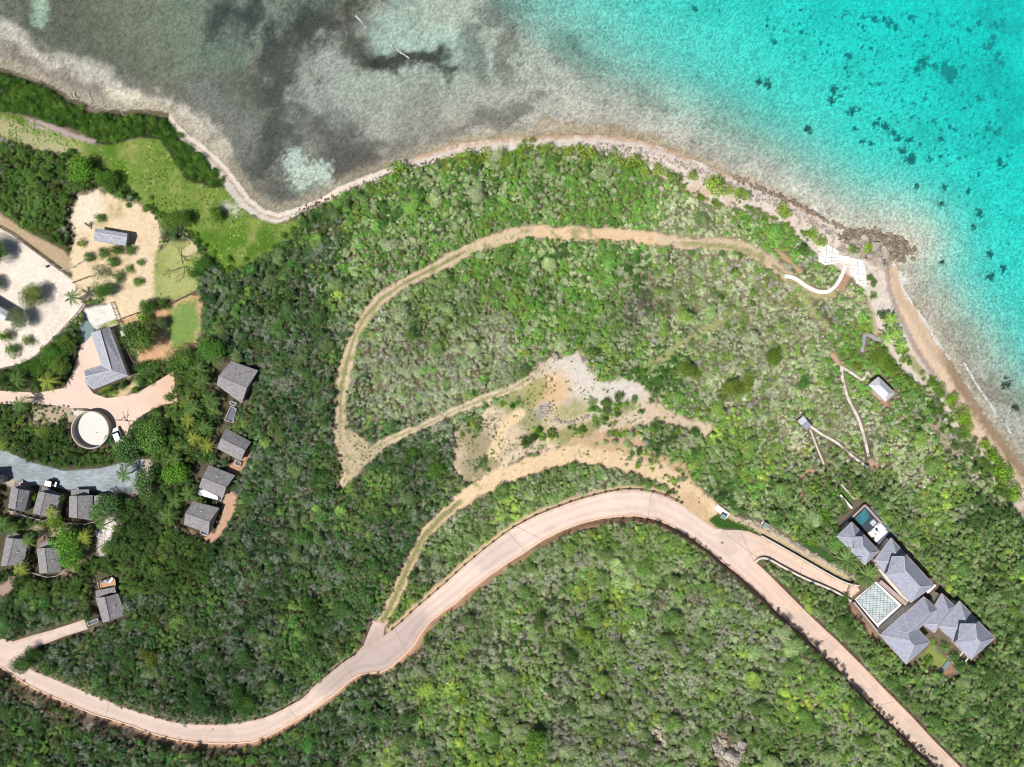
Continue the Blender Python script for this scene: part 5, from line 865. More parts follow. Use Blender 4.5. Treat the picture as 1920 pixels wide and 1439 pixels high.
ZONES = [(470, 520, 'dark'), (600, 470, 'dark'), (560, 640, 'dark'), (560, 760, 'dark'), (480, 900, 'dark'), (560, 900, 'dark'), (600, 1050, 'dark'), (450, 1080, 'dark'), (330, 1150, 'dark'), (150, 1260, 'dark'), (300, 1260, 'dark'), (520, 1180, 'dark'), (60, 1160, 'dark'), (100, 1400, 'dark'), (300, 1420, 'dark'), (560, 1400, 'dark'), (740, 980, 'dark'), (760, 860, 'dark'), (690, 1000, 'dark'), (650, 1120, 'dark'),
 (700, 420, 'rich'), (760, 380, 'rich'), (850, 360, 'rich'), (950, 350, 'rich'), (1050, 350, 'rich'), (1100, 400, 'rich'), (1180, 390, 'rich'), (1000, 520, 'rich'), (1080, 560, 'rich'), (1150, 500, 'rich'), (650, 480, 'rich'),
 (1300, 420, 'pale'), (1250, 530, 'pale'), (1350, 520, 'pale'), (1400, 620, 'pale'), (1330, 700, 'pale'), (1450, 700, 'pale'), (1450, 820, 'pale'), (1560, 780, 'pale'), (1500, 620, 'pale'), (1650, 820, 'pale'), (1700, 880, 'pale'), (1380, 850, 'mid'), (1380, 920, 'rich'), (1250, 610, 'pale'), (1180, 600, 'midgrey'), (1240, 700, 'rich'), (1600, 690, 'rich'), (1700, 740, 'rich'), (1450, 400, 'rich'),
 (720, 650, 'grey'), (800, 600, 'midgrey'), (880, 560, 'midgrey'), (850, 680, 'grey'), (930, 620, 'grey'), (740, 740, 'grey'), (800, 720, 'grey'), (960, 560, 'rich'), (700, 570, 'midgrey'), (900, 500, 'rich'),
 (900, 960, 'midgrey'), (1100, 910, 'midgrey'), (850, 1050, 'midgrey'), (1100, 790, 'mid'),
 (1000, 1080, 'midgrey'), (1150, 1050, 'mid'), (1250, 1080, 'mid'), (900, 1180, 'midgrey'), (1000, 1180, 'mid'), (1100, 1200, 'mid'), (1250, 1200, 'midgrey'), (1350, 1150, 'midgrey'), (850, 1300, 'mid'), (950, 1350, 'mid'), (1100, 1350, 'midgrey'), (1250, 1350, 'midgrey'), (1400, 1250, 'midgrey'), (1500, 1350, 'mid'), (700, 1350, 'dark'), (720, 1400, 'midgrey'), (1600, 1420, 'mid'), (780, 1250, 'midgrey'),
 (1500, 950, 'villa'), (1650, 940, 'villa'), (1750, 950, 'mid'), (1800, 1050, 'villa'), (1880, 1100, 'villa'), (1900, 1300, 'villa'), (1800, 1350, 'villa'), (1700, 1300, 'villa'), (1600, 1150, 'villa'), (1880, 1420, 'villa'), (1550, 1130, 'villa'), (1850, 980, 'villa'), (1880, 880, 'rich')]
for zk in PAL: PAL[zk].sort(key=lambda q: lin(q[0])[1]/(lin(q[0])[2]+.03)*.12+lin(q[0])[1])
ZP = np.array([(z[0], z[1]) for z in ZONES], float)
def zone(px, py, rr):
    d = np.hypot(ZP[:, 0]-px, ZP[:, 1]-py)+12; w = d**-4.5; w /= w.sum(); return ZONES[rr.choice(len(ZONES), p=w)][2]
for_clear = []   # extra keep-out circles (photo px): buildings etc.
BOXES = [[(1334, 1385), (1348, 1368), (1375, 1392), (1398, 1385), (1400, 1400), (1385, 1425), (1380, 1445), (1345, 1445)], [(1222, 1360), (1240, 1362), (1245, 1395), (1225, 1405)], [(1031, 660), (1052, 660), (1052, 680), (1031, 680)], [(400, 665), (492, 690), (462, 765), (400, 730)], [(405, 795), (478, 825), (455, 875), (400, 845)], [(370, 862), (448, 888), (422, 942), (365, 925)], [(340, 935), (415, 948), (395, 1008), (340, 992)], [(8, 900), (205, 910), (205, 985), (8, 965)], [(-10, 998), (56, 1000), (48, 1066), (-10, 1068)], [(62, 1010), (122, 1012), (122, 1082), (68, 1082)], [(176, 1080), (222, 1078), (242, 1155), (190, 1175), (172, 1130)], [(1565, 975), (1600, 940), (1621, 942), (1672, 1004), (1756, 1098), (1802, 1130), (1864, 1198), (1822, 1238), (1775, 1235), (1745, 1215), (1700, 1252), (1590, 1130), (1600, 1096), (1612, 1072)], [(1625, 718), (1648, 702), (1682, 738), (1660, 760)], [(1492, 790), (1506, 776), (1526, 800), (1512, 812)], [(130, 800), (140, 775), (170, 762), (205, 785), (210, 812), (238, 800), (240, 830), (215, 835), (180, 845), (145, 838)], [(85, 892), (120, 892), (120, 918), (85, 918)], DRIVE, ROAD, PLAZA, YARD, YARD2, LAWN1, LAWN2, [(155, 610), (210, 608), (262, 700), (180, 740), (150, 715)], ASPH, HEDGE_A, FIELD, [(1534, 456), (1574, 470), (1592, 480), (1622, 488), (1628, 540), (1600, 538), (1590, 500), (1545, 498), (1532, 490)], [(163, 1160), (188, 1155), (190, 1172), (166, 1180)], [(421, 750), (448, 754), (440, 798), (418, 792)], [(1334, 958), (1345, 944), (1372, 962), (1362, 978)], [(1426, 974), (1446, 984), (1440, 994), (1424, 986)]]
PATHS = [[(1471, 518), (1490, 521), (1515, 540), (1540, 550), (1560, 545), (1575, 525), (1586, 498)], [(1577, 687), (1579, 712), (1590, 750), (1610, 785), (1620, 820), (1629, 857)], [(1520, 800), (1540, 815), (1570, 830), (1590, 850), (1627, 877)], [(1519, 806), (1532, 840), (1545, 871)], [(1580, 690), (1600, 702), (1617, 715), (1622, 706), (1625, 697)], [(1616, 660), (1620, 630), (1640, 634), (1656, 641)], [(1426, 1004), (1469, 1028), (1516, 1055), (1557, 1079), (1608, 1097)], [(1415, 1053), (1431, 1045), (1465, 1062), (1544, 1099), (1593, 1126)]]
def blocked(x, y, r):
    """true where a crown of radius r px would cover something built; arrays"""
    b = np.zeros(len(x), bool)
    for p in BOXES: b |= poly_sd(x, y, p, margin=40) < r*.55
    for p in PATHS: b |= poly_sd(x, y, p, False, margin=40) < r*.8+2.2
    return b
def scatter(step, jit, rmin, rmax, prob, seed):
    rr = np.random.default_rng(seed); gx, gy = np.meshgrid(np.arange(-70, 1995, step), np.arange(90, 1510, step)); gx = gx.ravel()+rr.uniform(-jit, jit, gx.size); gy = gy.ravel()+rr.uniform(-jit, jit, gy.size)
    r = rr.uniform(0, 1, gx.size)**1.6*(rmax-rmin)+rmin; keep = rr.random(gx.size) < prob; gx, gy, r = gx[keep], gy[keep], r[keep]
    zz = np.zeros(gx.size)
    for _ in range(3): k = S*(H-zz)/H; X = (gx-960)*k; Y = (719.5-gy)*k; zz = hgt(X, Y)
    ok = vegat(X, Y) > rr.random(gx.size); off = r*S*.5
    for ax, ay in ((1, 0), (-1, 0), (0, 1), (0, -1)): ok &= vegat(X+ax*off, Y+ay*off) >= .05
    ok &= ~blocked(gx, gy, r); ok &= poly_sd(gx, gy, LAND, margin=1e9) < -8
    return np.stack([gx, gy, r, X, Y, zz], 1)[ok]
big = scatter(56, 26, 12, 18, .75, 1); medium = scatter(18, 9, 7.5, 11.5, .85, 2); small = scatter(7.6, 4, 4.0, 7.0, .97, 3); fine = scatter(5.6, 3, 2.6, 4.6, .95, 4)
rr = np.random.default_rng(5)
items = []   # px,py,r,x,y,z,kind,tint,zone
for arr, size in ((big, 2), (medium, 1), (small, 0), (fine, -1)):
    for px, py, r, x, y, z in arr:
        zn = zone(px, py, rr)
        if size == -1 and (zn in ('dark', 'villa') or px < 480): continue
        if size == 0 and zn in ('pale', 'grey') and rr.random() < .35: continue
        if size == -1 and zn in ('mid', 'midgrey', 'rich') and rr.random() < .6: continue
        if 0 < px < 400 and 640 < py < 1110: zn = 'resort'
        if px < 240 and 255 < py < 500: zn = 'wood'
        if size == -1: size = 0
        if zn in ('grey', 'pale', 'rich') and size == 2 and rr.random() < .5: r *= .7
        if zn in ('dark', 'wood', 'resort') and size == 1: r *= 1.15
        pal = PAL[zn]; w = np.array([p[1] for p in pal]); u_ = np.clip(.5+.62*float(fbm(px, py, 24, 600, 3))+.45*float(fbm(px, py, 80, 610, 2))+.13*rr.normal(), 0, .999); ci = int(np.searchsorted(np.cumsum(w)/w.sum(), u_)); base = np.array(lin(pal[ci][0]))
        if zn == 'pale' and size >= 1 and rr.random() < .55: base = np.array(lin((108, 140, 52)))
        grey = base[2] > .6*base[1]
        if size == 2 and grey: base = np.array(lin((92, 116, 62)))
        if size == 2: kd = rr.integers(7, 10)
        elif grey: kd = rr.integers(4, 7) if rr.random() < .93 else 10
        else: kd = rr.choice([0, 1, 2, 3, 12, 13]) if size else rr.integers(0, 4)
        tp_ = .02+(.22 if zn in ('mid', 'midgrey') and py > 1150 and float(fbm(px, py, 55, 970, 3)) > .22 else 0)+(.05 if zn in ('pale', 'grey') else 0)
        if size < 2 and rr.random() < tp_: kd = 10; r = r*1.3
        gq = (.24 if zn == 'pale' else .24) if grey or zn == 'pale' else .14; base = base*(1-gq)+gq*base.mean()*np.array([1.08, 1, .95]); base = base*{'pale': 1.2, 'rich': 1.2, 'mid': 1.3, 'midgrey': 1.26, 'grey': 1.34, 'dark': 1.3, 'villa': 1.3, 'wood': 1.1}.get(zn, 1.0)*rr.normal(1, .1)*(1+.34*float(fbm(px, py, 60, 400, 3)))
        lift = rr.uniform(0, 2.6) if zn in ('dark', 'wood', 'resort', 'villa') else rr.uniform(0, 1.1 if zn in ('mid', 'midgrey', 'rich') else .5); items.append([px, py, r, x, y, z+(lift if size < 2 and kd != 10 else (.9 if kd == 10 else 0)), int(kd), base, zn, size])
# hedge band and field tufts
def fillpoly(poly, step, r0, r1, kinds, pal, seed, jit=.5, inset_=3, holes=()):
    p = np.array(poly); rr = np.random.default_rng(seed); gx, gy = np.meshgrid(np.arange(p[:, 0].min(), p[:, 0].max(), step), np.arange(p[:, 1].min(), p[:, 1].max(), step)); gx = gx.ravel()+rr.uniform(-jit, jit, gx.size)*step; gy = gy.ravel()+rr.uniform(-jit, jit, gy.size)*step
    ok = poly_sd(gx, gy, poly) < -inset_
    if pal == 'tuft': ok &= fbm(gx, gy, 26, 720, 4)+.15*rr.normal(size=gx.size) > -.14
    if pal == 'sp': ok &= fbm(gx, gy, 22, 700, 3)+.12*rr.normal(size=gx.size) > .06
    for h in holes: ok &= poly_sd(gx, gy, h) > 2
    out = []
    for a, b in zip(gx[ok], gy[ok]):
        g = G(a, b); q = PAL[pal]; w = np.array([c[1] for c in q]); base = np.array(lin(q[rr.choice(len(q), p=w/w.sum())][0]))*rr.normal(1, .1)*(1+(.75 if pal == 'tuft' else .12)*float(fbm(a, b, 34, 410, 4, .6))); out.append([a, b, rr.uniform(r0, r1), g.x, g.y, g.z, int(rr.choice(kinds)), base, pal, 1])
    return out
PAL['tuft'] = [((112, 146, 56), 3), ((92, 130, 46), 2.5), ((150, 170, 84), 1.2), ((98, 136, 46), 1.5)]
PAL['lawn'] = [((62, 100, 42), 1)]
hedge_items = fillpoly(HEDGE_A, 7.5, 7, 10.5, [0, 1, 12, 13], 'hedge', 21, inset_=5, holes=[MUD])
TREES = []   # hand placed (px,py,r,palette colour,label,kind)
# choose the largest 250 of the general scrub as trees in their own right
items.sort(key=lambda i: -i[2]*(1+.0*(i[6] > 6)))
vis = [i for i in items if -5 < i[0] < 1925 and 0 < i[1] < 1444 and i[6] != 10]; solo = vis[:215]; sid = {id(i) for i in solo}; rest = [i for i in items if id(i) not in sid]
LM = [(170, 806, 'the round tank'), (200, 680, 'the long hall'), (208, 445, 'the horse shed'), (445, 715, 'the topmost cottage'), (440, 835, 'the second cottage'), (405, 905, 'the third cottage'), (378, 970, 'the lowest column cottage'), (152, 945, 'the right row cottage'), (95, 1050, 'the lower cottage pair'), (210, 1135, 'the lone cottage'), (715, 1170, 'the pink stub road'), (1041, 669, 'the lone pale boulder'), (1160, 740, 'the white gravel clearing'), (1000, 435, 'the track top bend'), (640, 790, 'the left track bend'), (690, 860, 'the track fork'), (870, 850, 'the bare slope'), (950, 890, 'the orange track'), (1100, 850, 'the orange track end'), (1175, 940, 'the outer road bend'), (960, 1020, 'the middle road'), (850, 1120, 'the road above the stub'), (420, 1375, 'the bottom road bend'), (110, 1290, 'the road fence at left'), (580, 1320, 'the road left of the junction'), (1354, 962, 'the green utility box'), (1420, 1045, 'the villa turning'), (1509, 793, 'the slatted platform'), (1653, 731, 'the small pavilion'), (1600, 760, 'the long white path'), (1555, 475, 'the upper white terrace'), (1610, 510, 'the lower white terrace'), (1625, 970, 'the swimming pool'), (1645, 1130, 'the tiled court'), (1700, 1060, 'the main villa roof'), (1700, 1210, 'the lower villa wing'), (1820, 1180, 'the right villa wing'), (1390, 1380, 'the boulder cluster'), (1700, 560, 'the cove sand'), (1840, 850, 'the lower cove beach'), (520, 410, 'the beach corner'), (760, 325, 'the pebble shore'), (1100, 285, 'the beach shrubs'), (1300, 360, 'the rocky shore'), (1560, 1210, 'the straight lower road'), (1700, 1360, 'the road at lower right'), (1340, 700, 'the right scrub slope'), (1000, 1300, 'the lower scrub slope'), (1180, 1180, 'the scrub inside the bend'), (700, 1420, 'the lower edge'), (1900, 1400, 'the lower right corner'), (40, 330, 'the grass field end'), (560, 560, 'the dark wood middle'), (520, 1000, 'the dark wood foot'), (1500, 640, 'the faint grass track'), (830, 600, 'the plateau scrub'), (60, 570, 'the white sand yard'), (250, 320, 'the grass field'), (330, 500, 'the dry lawn'), (340, 610, 'the green lawn')]
def cname(c):
    r_, g_, b_ = c
    if b_ > .62*g_: return 'grey-green'
    if r_ > .82*g_: return 'olive'
    l = g_
    return 'dark green' if l < .12 else ('mid green' if l < .19 else ('bright green' if l < .27 else 'lime green'))
used_lab = {}
def place_label(px, py, colour, kind):
    d = [math.hypot(px-a, py-b) for a, b, _ in LM]; i = int(np.argmin(d)); a, b, nm = LM[i]; ang = math.degrees(math.atan2(-(py-b), px-a)) % 360
    dirs = ['right of', 'above right of', 'above', 'above left of', 'left of', 'below left of', 'below', 'below right of']; dn = dirs[int(((ang+22.5) % 360)//45)]; m_ = int(round(d[i]*S))
    q = 'close' if m_ < 5 else f'about {m_} metres'
    lab = f'{colour} {kind} {q} {dn} {nm}'
    k = used_lab.get(lab, 0); used_lab[lab] = k+1
    if k: lab = f'{["another", "third", "fourth", "fifth"][min(k-1, 3)]} {lab}'
    return lab
LEAFK = 1.58
def solo_tree(px, py, r, kd, base, label, name, cat, group, tall=True):
    g = G(px, py); R_ = r*S; root = thing(name, tuple(g), label, cat, group); th = (.55 if kd >= 7 and kd <= 9 else .1)*R_ if tall else 0
    cr = bpy.data.objects.new('crown', PRO[kd]); COL.objects.link(cr); cr.parent = root; cr.location = (0, 0, th); cr.scale = (R_, R_*random.uniform(.88, 1.1), R_*random.uniform(.85, 1.1)); cr.rotation_euler = (0, 0, random.uniform(0, 6.28)); cr['tint'] = [float(v*LEAFK) for v in base]
    tk = bpy.data.objects.new('trunk', random.choice(TRUNKS)); COL.objects.link(tk); tk.parent = root; tk.scale = (R_, R_, max(R_, (th+.4*R_)/.5*.8)); tk.rotation_euler = (0, 0, random.uniform(0, 6.28)); return root
for it in solo:
    px, py, r, x, y, z, kd, base, zn, size = it; tree = kd in (7, 8, 9); solo_tree(px, py, r, kd, base, place_label(px, py, cname(base), 'tree' if tree else 'shrub'), 'tree' if tree else 'shrub', 'tree' if tree else 'shrub', 'trees and shrubs of the scrub hillside')
# hand placed trees of the resort, the beach and the villa
HT = [(72, 560, 22, (92, 108, 50), 8, 'round olive tree alone in the middle of the white sand'), (46, 602, 23, (104, 116, 86), 9, 'grey-green round tree below the olive one on the white sand'), (8, 472, 26, (60, 92, 42), 7, 'dark tree at the left edge of the white sand, upper'), (-2, 538, 16, (66, 96, 44), 8, 'dark tree at the left edge of the white sand, middle'), (17, 630, 14, (86, 112, 48), 0, 'small bush at the far left of the white sand'), (28, 657, 15, (82, 116, 50), 1, 'small bush lowest on the white sand'), (57, 640, 12, (96, 120, 54), 2, 'small bush right of two others on the white sand'),
 (190, 411, 10, (84, 118, 52), 2, 'small tree just above the horse shed'), (156, 458, 9, (118, 138, 66), 1, 'small pale tree left below the horse shed'), (171, 483, 11, (70, 104, 44), 0, 'first bush of the row below the horse shed'), (198, 477, 12, (74, 110, 46), 1, 'second bush of the row below the horse shed'), (222, 472, 13, (78, 106, 48), 2, 'third bush of the row below the horse shed'), (246, 469, 11, (70, 104, 44), 3, 'last bush of the row below the horse shed'), (216, 492, 12, (74, 108, 44), 0, 'dark bush under the middle of the yard row'), (193, 513, 19, (118, 130, 92), 5, 'large grey open bush in the sandy yard'), (266, 494, 8, (84, 124, 50), 1, 'small round bush alone at right in the yard'), (245, 506, 9, (108, 138, 70), 2, 'small pale bush in the yard centre'), (227, 522, 11, (72, 108, 46), 3, 'dark bush below the small pale one in the yard'), (262, 531, 11, (88, 126, 52), 0, 'bush at the lower right of the yard'), (204, 549, 19, (70, 104, 46), 7, 'large round tree at the lower left of the yard'),
 (276, 596, 17, (108, 148, 60), 0, 'bright green round tree below the paddock fence'), (286, 578, 13, (66, 96, 44), 8, 'dark tree on the paddock fence line'), (304, 606, 14, (88, 106, 66), 9, 'dull green tree left of the green lawn'), (272, 635, 30, (76, 104, 46), 8, 'biggest tree beside the long hall'), (250, 622, 14, (70, 102, 46), 7, 'tree touching the small lean-to shed'), (285, 700, 24, (76, 116, 52), 12, 'broad low bush above the driveway'), (270, 712, 14, (80, 122, 52), 13, 'rounded bush at the driveway edge'), (310, 572, 12, (66, 96, 40), 1, 'small dark bush on the fence above the green lawn'),
 (385, 500, 16, (72, 108, 46), 7, 'dark tree right of the dry lawn'), (345, 418, 20, (86, 116, 50), 9, 'broad tree at the corner of the hedge above the dry lawn'), (325, 425, 16, (100, 124, 60), 8, 'small tree left of the hedge corner'), (410, 405, 14, (90, 124, 50), 7, 'lone dark tree in the grass field'), (215, 345, 17, (72, 102, 42), 8, 'dark tree at the left of the grass field'), (190, 330, 14, (86, 122, 46), 7, 'tree where the wood meets the grass field'), (160, 325, 26, (92, 132, 50), 9, 'bright tree at the top of the dark wood'), (235, 362, 12, (70, 98, 42), 1, 'low dark bush by the upper yard hedge'), (375, 515, 13, (64, 98, 42), 7, 'small dark tree beside the dry lawn edge'),
 (135, 645, 16, (84, 110, 48), 8, 'tree between the driveway and the lower sand fence'), (105, 665, 20, (76, 112, 46), 7, 'dark tree above the driveway palms'), (125, 685, 18, (98, 122, 56), 9, 'olive tree above the driveway bend'), (80, 690, 16, (70, 100, 44), 8, 'dark tree right of the left driveway palm'), (62, 690, 13, (64, 94, 42), 7, 'small dark tree between the driveway palms'), (215, 730, 12, (110, 138, 50), 12, 'lime low shrub under the hall roof corner'), (232, 722, 10, (74, 106, 46), 1, 'small bush beside the hall corner'), (255, 733, 9, (66, 100, 44), 2, 'tiny dark bush at the driveway edge'), (195, 736, 8, (122, 148, 52), 13, 'flat lime shrub at the hall corner'),
 (345, 1010, 0, (0, 0, 0), 0, ''), (52, 1237, 20, (66, 92, 44), 8, 'dark tree leaning over the road at the left end of the fence') , (72, 1222, 15, (58, 84, 40), 7, 'dark tree beside the pink lane junction'), (135, 1003, 27, (98, 138, 54), 9, 'tall bright green tree right of the lower cottage pair'), (150, 1035, 22, (86, 128, 50), 8, 'green tree right of the lower right cottage'), (340, 890, 25, (98, 140, 50), 9, 'bright round tree left of the third cottage'), (215, 945, 26, (84, 112, 68), 8, 'large grey-green tree at the end of the cottage row'), (262, 845, 30, (76, 106, 60), 9, 'huge dark tree right of the parked car'), (300, 815, 28, (90, 122, 58), 8, 'large tree right of the huge dark one'), (283, 905, 28, (80, 108, 60), 7, 'large dull tree at the lane end'), (410, 650, 26, (78, 118, 48), 9, 'bright dark tree above the topmost cottage'), (345, 675, 24, (78, 108, 48), 8, 'tree right of the driveway end'), (208, 826, 9, (66, 104, 48), 1, 'bush between the round tank and the white car'),
 (320, 745, 10, (96, 120, 52), 2, 'small bush at the end of the driveway'), (118, 935, 11, (64, 92, 42), 7, 'small tree between the middle and right row cottages'), (64, 930, 9, (110, 138, 50), 0, 'lime bush between the left and middle row cottages'), (20, 940, 0, (0, 0, 0), 0, ''), (115, 975, 13, (104, 130, 54), 8, 'light tree below the middle row cottage')]
HB = [(750, 322, 17, (96, 128, 46), 'dark shrub at the left end of the beach shrubs'), (830, 312, 16, (114, 134, 54), 'first long shrub of the beach row'), (855, 305, 15, (122, 144, 58), 'second shrub of the beach row'), (880, 300, 17, (108, 132, 52), 'third shrub of the beach row'), (910, 298, 16, (116, 138, 52), 'fourth shrub of the beach row'), (940, 298, 15, (122, 142, 54), 'fifth shrub of the beach row'), (985, 290, 15, (104, 136, 48), 'round shrub on the beach after a sand gap'), (1005, 296, 11, (94, 124, 52), 'small shrub below the round beach one'), (1028, 287, 14, (108, 134, 50), 'left half of the long sunny beach shrubs'), (1050, 285, 13, (116, 140, 52), 'middle of the long sunny beach shrubs'), (1072, 288, 13, (124, 144, 56), 'right middle of the long sunny beach shrubs'), (1100, 292, 14, (118, 136, 58), 'right end of the long sunny beach shrubs'), (1128, 302, 10, (84, 110, 48), 'small dark round shrub on the pale beach'), (1165, 303, 13, (118, 138, 56), 'left of the wedge shaped beach shrubs'), (1185, 308, 14, (112, 134, 54), 'middle of the wedge shaped beach shrubs'), (1202, 316, 10, (120, 140, 62), 'tip of the wedge shaped beach shrubs'), (1232, 322, 11, (126, 144, 66), 'pale flat shrub beyond the wedge shrubs'), (1252, 326, 9, (112, 136, 62), 'small flat shrub beyond the wedge shrubs'), (1263, 338, 12, (104, 126, 66), 'dull shrub at the edge of the scrub above the shore'), (1297, 331, 9, (112, 132, 58), 'small lone shrub on the rocky shore'), (1335, 350, 16, (124, 146, 58), 'big round shrub on the rocky shore'), (1358, 358, 10, (116, 142, 56), 'small shrub joined to the big shore one'), (1385, 372, 14, (112, 138, 52), 'dark sunny shrub below the big shore one'), (1465, 392, 9, (122, 146, 52), 'upper small shrub among orange shore rocks'), (1473, 402, 8, (108, 136, 50), 'lower small shrub among orange shore rocks'), (1520, 440, 10, (112, 140, 48), 'upper of the shrubs above the white terrace'), (1534, 450, 11, (108, 136, 46), 'lower of the shrubs above the white terrace'), (1600, 471, 9, (92, 126, 44), 'left green shrub on the headland rock'), (1624, 466, 8, (120, 152, 48), 'right sunny shrub on the headland rock'), (1630, 458, 7, (124, 156, 50), 'tip of the sunny shrub on the headland'), (1629, 518, 8, (84, 112, 44), 'upper dark shrub right of the lower terrace'), (1633, 530, 8, (80, 108, 42), 'lower dark shrub right of the lower terrace'), (1636, 555, 7, (84, 120, 44), 'tiny shrub above the cove sand'), (1657, 592, 10, (58, 84, 44), 'dark shrub at the top of the beach palms'), (1760, 728, 12, (96, 130, 40), 'small shrub at the edge of the cove beach'), (1785, 755, 14, (110, 142, 44), 'upper part of the long shrub patch by the cove'), (1792, 775, 17, (104, 136, 42), 'middle of the long shrub patch by the cove'), (1800, 798, 16, (108, 140, 44), 'lower part of the long shrub patch by the cove'), (1804, 816, 12, (96, 126, 48), 'bottom of the long shrub patch by the cove'), (1843, 832, 10, (104, 138, 44), 'top of the second shrub strip by the lower cove'), (1856, 855, 14, (100, 132, 42), 'second shrub down the lower cove strip'), (1870, 878, 16, (104, 136, 44), 'third shrub down the lower cove strip'), (1886, 900, 17, (98, 130, 42), 'fourth shrub down the lower cove strip'), (1905, 925, 18, (104, 138, 44), 'lowest shrub of the lower cove strip')]
for x, y, r, c, kd, lb in HT:
    if r: solo_tree(x, y, r*(1.22 if r < 15 else 1.08), kd, np.array(lin(c))*.92, lb, 'tree' if kd in (7, 8, 9) else 'shrub', 'tree' if kd in (7, 8, 9) else 'shrub', 'trees and bushes of the resort')
for x, y, r, c, lb in HB: solo_tree(x, y, r*(1.55 if 1090 < x < 1560 else 1.35), random.choice([12, 13, 1]), np.array(lin(c)), lb, 'shrub', 'shrub', 'shrubs along the shore', False)
HV = [(1602, 922, 15, (130, 148, 84), 'round pale shrub at the head of the green strip'), (1568, 946, 14, (132, 150, 82), 'round pale shrub left of the pool terrace'), (1664, 972, 15, (128, 148, 82), 'pale feathery shrub right of the pool'), (1678, 986, 12, (112, 138, 66), 'green shrub right of the pool deck'), (1738, 1238, 12, (84, 118, 52), 'leafy bush on the left of the small villa lawn'), (1752, 1205, 12, (112, 142, 70), 'leafy bush at the top of the small villa lawn'), (1768, 1212, 12, (96, 128, 64), 'feathery bush beside the right villa wing'), (1785, 1228, 13, (78, 110, 58), 'dark bush right of the small villa lawn'), (1795, 1243, 14, (74, 106, 54), 'dark bush below the villa pergola'), (1851, 1250, 14, (118, 130, 58), 'olive bush below the right villa wing'), (1522, 1008, 18, (104, 128, 44), 'big rounded clipped bush above the villa driveway'), (1545, 970, 18, (104, 148, 48), 'bright bush left of the left villa wing'), (1560, 988, 13, (88, 118, 50), 'green bush touching the left villa wing'), (1580, 1120, 12, (70, 104, 44), 'bush at the lower end of the villa driveway'), (1437, 1060, 10, (62, 96, 42), 'low dark bush inside the driveway point'), (1450, 1066, 8, (62, 92, 42), 'low dark bush below the driveway point'), (1350, 983, 0, (0, 0, 0), '')]
for x, y, r, c, lb in HV:
    if r: solo_tree(x, y, r, random.choice([0, 1, 12]), np.array(lin(c)), lb, 'shrub', 'shrub', 'bushes round the villa', False)
ext = []
for q in resample([Vector(v) for v in BEACH_IN if v[0] > 900 and v[0] < 1960], 6, False):
    for _ in (0, 1):
        x = q.x+random.gauss(6 if q.x > 1640 else 2, 8); y = q.y-abs(random.gauss(0, 9))+(4 if q.x > 1640 else 2); r_ = random.uniform(3, 9)
        if 1520 < x < 1660 and y > 440 and y < 640: continue
        if float(fbm(x, y, 30, 950, 2)) < -.12: continue
        if blocked(np.array([x]), np.array([y]), np.array([r_]))[0]: continue
        g = G(x, y); ext.append([x, y, r_, g.x, g.y, g.z, random.choice([0, 1, 12, 13]), np.array(lin(random.choice([(104, 134, 52), (92, 122, 50), (114, 132, 66), (122, 134, 88)])))*.85, 'rich', 0])
for _ in range(170):
    t_ = random.random(); x = 1735+t_*150+random.gauss(0, 12); y = 735+t_*215+random.gauss(0, 12)
    g = G(x, y); ext.append([x, y, random.uniform(4, 10), g.x, g.y, g.z, random.choice([0, 1, 2, 5]), np.array(lin(random.choice([(92, 120, 52), (80, 108, 48), (112, 124, 84)])))*.85, 'mid', 0])
for x, y in [(q.x+random.gauss(0, 7), q.y+random.gauss(0, 7)) for q in resample([Vector(v) for v in [(120, 290), (185, 325), (245, 362), (300, 405), (345, 425), (375, 455), (395, 490), (430, 510), (470, 495), (520, 470), (560, 432), (600, 400), (650, 370)]], 7, False) for _ in (0, 1)]:
    g = G(x, y)
    if vegat(g.x, g.y) > .5 or random.random() < .5: ext.append([x, y, random.uniform(4, 11), g.x, g.y, g.z, random.choice([0, 1, 2, 3]), np.array(lin(random.choice([(80, 112, 48), (96, 128, 54), (66, 98, 44)]))), 'mid', 0])
for x0, y0, n, sx, sy, zn in ((1145, 765, 60, 34, 13, 'rich'), (1130, 792, 24, 22, 8, 'mid'), (1225, 695, 50, 40, 14, 'rich'), (1015, 815, 26, 18, 12, 'mid'), (890, 800, 30, 16, 20, 'midgrey'), (900, 870, 24, 14, 12, 'midgrey'), (955, 755, 22, 26, 7, 'rich'), (880, 785, 18, 22, 7, 'rich'), (1215, 860, 30, 40, 20, 'midgrey'), (1265, 905, 22, 18, 26, 'midgrey'), (1165, 815, 26, 30, 8, 'mid'), (1010, 672, 20, 16, 10, 'grey'), (1085, 808, 14, 14, 6, 'mid'), (1300, 860, 26, 12, 20, 'mid')):
    for _ in range(n):
        x = random.gauss(x0, sx*.6); y = random.gauss(y0, sy*.6); g = G(x, y); q = random.choice(PAL[zn])[0]; ext.append([x, y, random.uniform(3, 8), g.x, g.y, g.z, random.choice([0, 1, 2, 3, 4, 5, 6]), np.array(lin(q))*random.uniform(.8, 1.15), zn, 0])
rest = rest+ext
